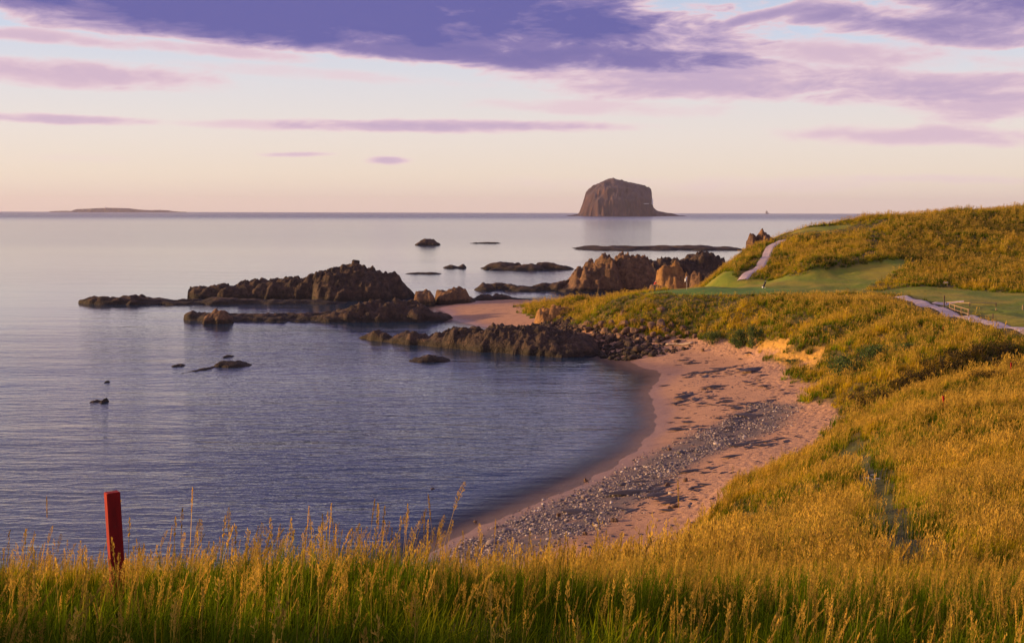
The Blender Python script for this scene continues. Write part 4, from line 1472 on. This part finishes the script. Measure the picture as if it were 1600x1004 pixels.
for px, pt, pb, w, lab in [(1475, 461, 481, 0.13, 'tall brown post at the bend of the path'), (1551, 489, 503.5, 0.09, 'thin dark post on the fairway edge by the path'), (1556.5, 481, 484.5, 0.12, 'short pale post on the fairway below the end of the rail'),
                           (1598, 476, 484, 0.12, 'short pale post on the fairway at the right edge'), (1276, 347, 353, 0.12, 'left of three small posts on the headland tee'), (1287, 347, 353.5, 0.12, 'middle of three small posts on the headland tee'),
                           (1296, 346.5, 354, 0.12, 'right of three small posts on the headland tee')]:
    a, b = upright(px, pt, pb)
    bp = tag(empty('marker_post', a), lab, 'post')
    q = bar('shaft', (0, 0, 0), (0, 0, b[2] - a[2] - 0.12), w, w, M_DWOOD if 'dark' in lab or 'brown' in lab or 'tee' in lab else M_WOOD, bp)
    bm = bmesh.new()
    bmesh.ops.create_cone(bm, cap_ends=True, segments=4, radius1=w * 0.74, radius2=w * 0.25, depth=0.12)
    bmesh.ops.rotate(bm, verts=bm.verts, matrix=Matrix.Rotation(R(45), 3, 'Z'))
    me = bpy.data.meshes.new('cap')
    bm.to_mesh(me)
    me.materials.append(q.data.materials[0])
    cp = bpy.data.objects.new('cap', me)
    cp.location = (0, 0, b[2] - a[2] - 0.06)
    C.objects.link(cp)
    cp.parent = bp
# white notice board on the rough
a, b = upright(1477.5, 439, 447)
sg = tag(empty('notice_board', a, -0.6), 'small blank white notice board on the rough above the fairway', 'sign')
M_WHITE = simple_mat('white_paint', (0.80, 0.80, 0.80), 0.5, 0.03)
zt = b[2] - a[2]
for dx in (-0.24, 0.24):
    bar('leg', (dx, 0.05, 0), (dx, 0.05, zt - 0.05), 0.06, 0.06, M_WOOD, sg)
bar('board', (-0.33, 0, zt - 0.22), (0.33, 0, zt - 0.22), 0.44, 0.03, M_WHITE, sg)

# ------------------------------------------------------------------ golf: flagstick, trolley, golfer
fx, fy, fz = hit(1073, 452.5, 150)
fl = tag(empty('flagstick', (fx, fy, fz)), 'white flag on a pale stick in the putting green', 'flag')
tube('stick', [(0, 0, -0.1), (0, 0, 1.0), (0, 0, 2.1)], [0.022, 0.02, 0.016], M_WHITE, fl, 8)
V, Fc = [], []
for i in range(9):
    for j in range(5):
        t = i / 8
        V.append((-0.02 - 0.34 * t - 0.03 * math.sin(t * 5), 0.06 * math.sin(t * 7 + j * 0.4), 2.10 - 0.55 * j / 4 - 0.42 * t ** 0.8))
for i in range(8):
    for j in range(4):
        q = i * 5 + j
        Fc.append((q, q + 1, q + 6, q + 5))
fo = mesh_obj('flag_cloth', V, Fc, M_WHITE, fl)
md = fo.modifiers.new('thick', 'SOLIDIFY')
md.thickness = 0.012

M_BLACK = simple_mat('black_nylon', (0.02, 0.02, 0.022), 0.6, 0.1)
M_STEEL = simple_mat('steel_tube', (0.45, 0.45, 0.45), 0.35, 0.05, metal=0.9)
tx, ty, tz = hit(1193, 450, 150)
tr = tag(empty('golf_trolley', (tx, ty, tz), R(-20)), 'black golf bag leaning on a trolley with white wheels on the fairway', 'golf trolley')
tube('bag', [(-0.05, 0, 0.16), (0.05, 0, 0.42), (0.19, 0, 0.78), (0.27, 0, 1.0)], [0.13, 0.15, 0.15, 0.17], M_BLACK, tr, 12)
tube('bag_pocket', [(0.0, -0.14, 0.32), (0.06, -0.15, 0.48), (0.12, -0.14, 0.62)], [0.07, 0.09, 0.07], M_BLACK, tr, 8)
for k, (dx, dy) in enumerate(((0, .05), (.06, -.04), (-.05, -.05), (.05, .07), (-.07, .03))):
    cl = tube('club', [(0.25 + dx, dy, 0.95), (0.33 + dx, dy * 1.2, 1.22)], [0.012, 0.01], M_STEEL, tr, 6)
    tube('club_head', [(0.33 + dx, dy * 1.2, 1.22), (0.30 + dx, dy * 1.2, 1.27), (0.25 + dx, dy * 1.2, 1.25)], [0.02, 0.04, 0.02], M_BLACK, cl, 6)
tube('frame', [(0.22, 0, 0.14), (-0.08, 0, 0.12), (0.15, 0, 0.75), (0.42, 0, 1.02)], [0.018] * 4, M_BLACK, tr, 6)
for sgn in (-1, 1):
    wh = tube('wheel', [(-0.08, sgn * 0.28 - 0.02, 0.15), (-0.08, sgn * 0.28 + 0.02, 0.15)], [0.15, 0.15], M_WHITE, tr, 16)
    tube('tyre', [(-0.08, sgn * 0.28 - 0.012, 0.15), (-0.08, sgn * 0.28 + 0.012, 0.15)], [0.16, 0.16], M_BLACK, wh, 16)
tube('wheel', [(0.24, -0.02, 0.08), (0.24, 0.02, 0.08)], [0.08, 0.08], M_WHITE, tr, 12)
tube('axle', [(-0.08, -0.28, 0.15), (-0.08, 0.28, 0.15)], [0.015, 0.015], M_BLACK, tr, 6)

M_SKIN = simple_mat('skin', (0.48, 0.27, 0.17), 0.6, 0.06)
M_SHIRT = simple_mat('red_jersey', (0.50, 0.035, 0.02), 0.8, 0.1)
M_TROU = simple_mat('dark_trousers', (0.05, 0.045, 0.05), 0.85, 0.1)
M_HAIR = simple_mat('brown_hair', (0.06, 0.04, 0.025), 0.7, 0.2)


def skin(name, joints, bones, mat, parent, sub=2, root=0):
    me = bpy.data.meshes.new(name)
    me.from_pydata([j[:3] for j in joints], bones, [])
    o = bpy.data.objects.new(name, me)
    C.objects.link(o)
    o.parent = parent
    s_ = o.modifiers.new('skin', 'SKIN')
    s_.use_smooth_shade = True
    for v, j in zip(me.skin_vertices[0].data, joints):
        v.radius = (j[3], j[4] if len(j) > 4 else j[3])
        v.use_root = False
    me.skin_vertices[0].data[root].use_root = True
    u = o.modifiers.new('sub', 'SUBSURF')
    u.levels = u.render_levels = sub
    me.materials.append(mat)
    return o


gx, gy, gz = hit(1023, 454.5, 150)
pe = tag(empty('person', (gx, gy, gz), R(100)), 'golfer in a red jersey and dark trousers bending over a putter by the green', 'person')
# facing local -y; bent forward over the club
JB = [(0, 0.06, 0.92, .13, .10), (0, 0.02, 1.12, .13, .10), (0, -0.10, 1.36, .15, .10), (0, -0.17, 1.48, .06), (0, -0.22, 1.57, .085, .095), (0, -0.25, 1.66, .08, .085),
      (0.18, -0.12, 1.38, .06), (0.22, -0.24, 1.12, .048), (0.05, -0.38, 0.92, .035), (0.02, -0.41, 0.86, .04, .03),
      (-0.18, -0.12, 1.38, .06), (-0.22, -0.24, 1.12, .048), (-0.04, -0.38, 0.90, .035), (-0.01, -0.41, 0.83, .04, .03),
      (0.10, 0.04, 0.86, .095), (0.14, -0.02, 0.48, .068), (0.15, 0.04, 0.08, .045), (0.16, -0.14, 0.04, .04, .03),
      (-0.10, 0.04, 0.86, .095), (-0.14, -0.02, 0.48, .068), (-0.15, 0.04, 0.08, .045), (-0.16, -0.14, 0.04, .04, .03)]
BB = [(0, 1), (1, 2), (2, 3), (3, 4), (4, 5), (2, 6), (6, 7), (7, 8), (8, 9), (2, 10), (10, 11), (11, 12), (12, 13), (0, 14), (14, 15), (15, 16), (16, 17), (0, 18), (18, 19), (19, 20), (20, 21)]
skin('body', JB, BB, M_SKIN, pe)


def grow(ids, k=1.2):
    return [(*JB[i][:3], *(r_ * k + 0.008 for r_ in JB[i][3:])) for i in ids]


skin('jersey', grow([0, 1, 2, 6, 7, 10, 11]), [(0, 1), (1, 2), (2, 3), (3, 4), (2, 5), (5, 6)], M_SHIRT, pe)
skin('trousers', grow([0, 14, 15, 16, 18, 19, 20]), [(0, 1), (1, 2), (2, 3), (0, 4), (4, 5), (5, 6)], M_TROU, pe)
skin('hair', [(0, -0.20, 1.62, .085, .09), (0, -0.235, 1.70, .085, .085)], [(0, 1)], M_HAIR, pe)
ptr = tag(empty('putter', (gx, gy, gz), R(100)), 'slim steel putter held by the golfer in red', 'golf club')
tube('shaft', [(0.0, -0.40, 0.93), (0.0, -0.52, 0.03)], [0.014, 0.01], M_STEEL, ptr, 6)
tube('head', [(-0.06, -0.53, 0.03), (0.06, -0.53, 0.03)], [0.022, 0.022], M_STEEL, ptr, 6)

# ------------------------------------------------------------------ white flowers in the near slope
M_PETAL = simple_mat('white_petals', (0.75, 0.72, 0.62), 0.8, 0.05)
M_STEM = simple_mat('green_stem', (0.10, 0.16, 0.03), 0.8, 0.1)
gx, gy, gz = hit(1364, 772)
fw = tag(empty('umbel_plant', (gx, gy, gz)), 'white flowering umbel standing beside the trodden track on the slope', 'plant')
rf = random.Random(2)
for k, (dx, dz) in enumerate(((-0.16, 0.52), (0.0, 0.62), (0.14, 0.50), (0.02, 0.46))):
    stm = tube('stem', [(0, 0, -.05), (dx * .5, 0.02, dz * .5), (dx, 0, dz)], [.009, .007, .005], M_STEM, fw, 5)
    V, Fc = [], []
    for _ in range(60):
        a, rr = rf.uniform(0, 6.28), 0.10 * math.sqrt(rf.random())
        c = (dx + rr * math.cos(a), rr * math.sin(a), dz + 0.03 - rr * 0.2 + rf.uniform(-.006, .006))
        b0 = len(V)
        for q in range(4):
            V.append((c[0] + .012 * math.cos(q * 1.57 + a), c[1] + .012 * math.sin(q * 1.57 + a), c[2] + .004 * math.sin(q * 3)))
        Fc.append((b0, b0 + 1, b0 + 2, b0 + 3))
    mesh_obj('flower_head', V, Fc, M_PETAL, stm)


# ------------------------------------------------------------------ the island rock far out
def island():
    d0, T = 5200.0, 330.0
    prof = np.array([(893, 336.4), (899, 335.6), (906, 334.6), (909, 331), (913, 321), (917, 306), (919, 300), (923, 296), (930, 290), (938, 286), (945, 283), (955, 280.5), (962, 280.3), (970, 283), (980, 285), (992, 287), (1008, 291), (1019, 293.5), (1021.5, 294.5),
                     (1023, 300), (1023.6, 316), (1026, 324), (1030, 328), (1038, 330.5), (1046, 332.2), (1055, 333), (1060, 334.5), (1068, 336.8)])
    res = 3.0
    xs = np.arange((890 - CX) / F_PX * d0, (1071 - CX) / F_PX * (d0 + 100), res)
    ys = np.arange(d0 - 25, d0 + T + 60, res * 1.4)
    X, Y = np.meshgrid(xs, ys)
    pxs = CX + F_PX * xs / (d0 + T * 0.45)
    px2 = CX + F_PX * xs / d0
    hz = np.array([D(a, b, d0 + T * 0.45)[2] for a, b in zip(pxs, np.interp(px2, prof[:, 0], prof[:, 1]))])
    mid = (965 - CX) / F_PX * d0
    half_w = 58 / F_PX * d0
    u = np.clip((xs - mid) / half_w, -1, 1)
    front = d0 + (T * 0.42) * (1 - np.sqrt(np.clip(1 - u * u, 0.01, 1)))
    front = np.where(xs > mid + half_w * 0.97, d0 + T * 0.30, front)
    flute = 22 * ridged(X / 70 + 0.5 * fbm(X / 60, Y / 60, 2, 5), Y / 160, 3, 7) + 16 * fbm(X / 30, Y / 50, 4, 3)
    s = (Y - front[None, :] + flute) / (T * 0.45)                      # 0 at the sea, 1 at the crest line
    back = (Y - (d0 + T * 0.45)) / (T * 0.6)
    ledge = 0.50 + 0.10 * fbm(X / 70, Y / 90, 2, 12) + 0.06 * (X - mid) / half_w
    up = ledge * sstep(0.0, 0.17, s) + (1 - ledge) * (0.35 * sstep(0.17, 0.5, s) + 0.65 * np.clip((s - 0.2) / 0.8, 0, 1))
    up = np.where(Y > d0 + T * 0.45, 1 - sstep(0.3, 1.0, back), up)
    H = np.maximum(hz[None, :], -5)
    Z = H * np.clip(up, 0, 1) + (5.0 * fbm(X / 30, Y / 30, 5, 6, 0.6) + 7.0 * fbm(X / 85, Y / 70, 3, 16)) * sstep(10, 40, H)
    Z = np.where((s < 0) | (back > 1), -6, Z)
    keep = fc((Z > -4) * 1.0) > 0
    mt, g = material('island_rock')
    geo = g.n('ShaderNodeNewGeometry')
    spz = g.n('ShaderNodeSeparateXYZ')
    g.l(geo.outputs['Normal'], spz.inputs[0])
    mp = g.n('ShaderNodeMapping')
    mp.inputs['Scale'].default_value = (1, 1, 0.3)
    g.l(geo.outputs['Position'], mp.inputs[0])
    n_ = g.noise(mp.outputs[0], 0.03, 6, 0.65)
    cliff = g.ramp(n_, [(0.3, (0.030, 0.020, 0.024)), (0.55, (0.080, 0.046, 0.044)), (0.75, (0.20, 0.095, 0.068))])
    topc = g.ramp(n_, [(0.3, (0.055, 0.040, 0.048)), (0.6, (0.085, 0.060, 0.068)), (0.75, (0.035, 0.038, 0.032))])
    col = g.mix(g.smooth(spz.outputs[2], 0.35, 0.75), cliff, topc)
    p = g.n('ShaderNodeBsdfPrincipled', i_Roughness=0.95)
    p.inputs['Specular IOR Level'].default_value = 0.1
    g.l(col, p.inputs['Base Color'])
    g.l(bump(g, n_, 0.8, 12.0), p.inputs['Normal'])
    finish(g, p.outputs[0])
    o = grid_mesh('island', xs, ys, Z, mt, keep, None, smooth=True)
    tag(o, 'steep sided dark rock island with a domed top on the horizon', 'island')

    def land(x, y):
        j = int(np.clip(np.searchsorted(ys, y), 1, len(ys) - 1))
        i = int(np.clip(np.searchsorted(xs, x), 1, len(xs) - 1))
        return Z[j, i]

    def seen(px, py):
        d = ray(px, py)
        d = d / d[1]
        for t in np.arange(d0 - 20, d0 + T, 1.5):
            if CAM_Z + d[2] * t <= land(d[0] * t, t):
                break
        return Vector((d[0] * t, t, CAM_Z + d[2] * t))
    L1, L2 = seen(1006, 318), seen(1019, 317.5)
    lh = tag(empty('lighthouse', L2), 'tiny white lighthouse with a long white wall on the right of the island', 'lighthouse')
    tube('tower', [(0, -3, -6), (0, -3, 8), (0, -3, 15)], [3.4, 3.0, 2.5], M_WHITE, lh, 14)
    lan = tube('lantern', [(0, -3, 15), (0, -3, 16), (0, -3, 18.5), (0, -3, 20.5)], [3.0, 2.1, 2.1, 0.3], M_WHITE, lh, 14)
    rel = L1 - L2
    bar('wall', (rel.x, rel.y - 4, rel.z - 1), (0, -5, -1), 7.0, 1.6, M_WHITE, lh)


island()


def far_isle():
    d0 = 12500.0
    prof = [(80, 329.9), (96, 329.3), (108, 330), (112, 328.8), (116, 326.9), (140, 325.9), (150, 325.2), (165, 324.8), (190, 325.4), (203, 327), (215, 327.9), (226, 328.3), (232, 329.2), (240, 328), (252, 328.6), (262, 330.2), (275, 330.9)]
    prof = np.array(prof)
    xs = np.arange((78 - CX) / F_PX * d0, (280 - CX) / F_PX * d0, 9.0)
    ys = np.linspace(d0 - 60, d0 + 420, 30)
    X, Y = np.meshgrid(xs, ys)
    hz = np.array([D(a, b, d0 + 150)[2] for a, b in zip(CX + F_PX * xs / d0, np.interp(CX + F_PX * xs / d0, prof[:, 0], prof[:, 1]))])
    s = (Y - d0) / 60 + 0.5 * fbm(X / 60, Y / 60, 3, 4)
    Z = np.where(s > 0, (hz[None, :] + 1.5 * fbm(X / 40, Y / 40, 3, 8)) * sstep(0, 1.2, s) * (1 - sstep(300, 420, Y - d0)), -4)
    o = grid_mesh('island', xs, ys, Z, simple_mat('far_turf_rock', (0.14, 0.11, 0.09), 0.95, 0.3, 0.02, bumpd=3), fc((Z > -3) * 1.) > 0, None)
    tag(o, 'long low pale island far away on the left horizon', 'island')
    p = D(164.5, 325, d0 + 120)
    lt = tag(empty('lighthouse', p), 'tiny lighthouse on top of the long low far island', 'lighthouse')
    tube('tower', [(0, 0, -12), (0, 0, 10)], [9, 7], M_WHITE, lt, 10)
    tube('lantern', [(0, 0, 10), (0, 0, 14), (0, 0, 18)], [5, 5, 1], M_WHITE, lt, 10)


far_isle()
# ship on the horizon
sp_ = W(1199, 335.2, 0)
ship = tag(empty('ship', (sp_[0], 13500.0 * 1.0, 0)), 'small grey ship standing on the horizon right of the island', 'ship')
ship.location = D(1199, 333.6, 13000)
ship.location.z = 0
ship.rotation_euler = (0, 0, R(60))
M_SHIP = simple_mat('ship_grey', (0.12, 0.11, 0.12), 0.7, 0.1, 0.1)
V, Fc = [], []
for x_, w_ in ((-45, 7), (-38, 9), (30, 9), (48, 0.4)):
    V += [(x_, -w_, 10), (x_, w_, 10), (x_, w_ * 0.7, -2), (x_, -w_ * 0.7, -2)]
for i in range(3):
    q = i * 4
    for k in range(4):
        Fc.append((q + k, q + (k + 1) % 4, q + 4 + (k + 1) % 4, q + 4 + k))
Fc += [(3, 2, 1, 0), (12, 13, 14, 15)]
mesh_obj('hull', V, Fc, M_SHIP, ship, False)
bar('superstructure', (-34, 0, 19), (-16, 0, 19), 18, 16, M_SHIP, ship)
tube('funnel', [(-30, 0, 27), (-30, 0, 38)], [3, 2.6], M_SHIP, ship, 10)
tube('mast', [(8, 0, 9), (8, 0, 36)], [1.2, 0.6], M_SHIP, ship, 6)

# ------------------------------------------------------------------ sea haze
mt, g = material('sea_haze')
vol = g.n('ShaderNodeVolumePrincipled')
vol.inputs['Color'].default_value = (0.80, 0.76, 0.92, 1)
vol.inputs['Density'].default_value = 0.00003
vol.inputs['Anisotropy'].default_value = 0.2
out = g.n('ShaderNodeOutputMaterial')
g.l(vol.outputs[0], out.inputs['Volume'])
bm = bmesh.new()
bmesh.ops.create_cube(bm, size=1.0)
for v in bm.verts:
    v.co = Vector((v.co.x * 34000, v.co.y * 19000 + 8000, v.co.z * 220 + 98))
me = bpy.data.meshes.new('haze')
bm.to_mesh(me)
me.materials.append(mt)
o = bpy.data.objects.new('haze', me)
C.objects.link(o)
tag(o, 'thin pale lilac haze over the sea', 'haze', kind='stuff')
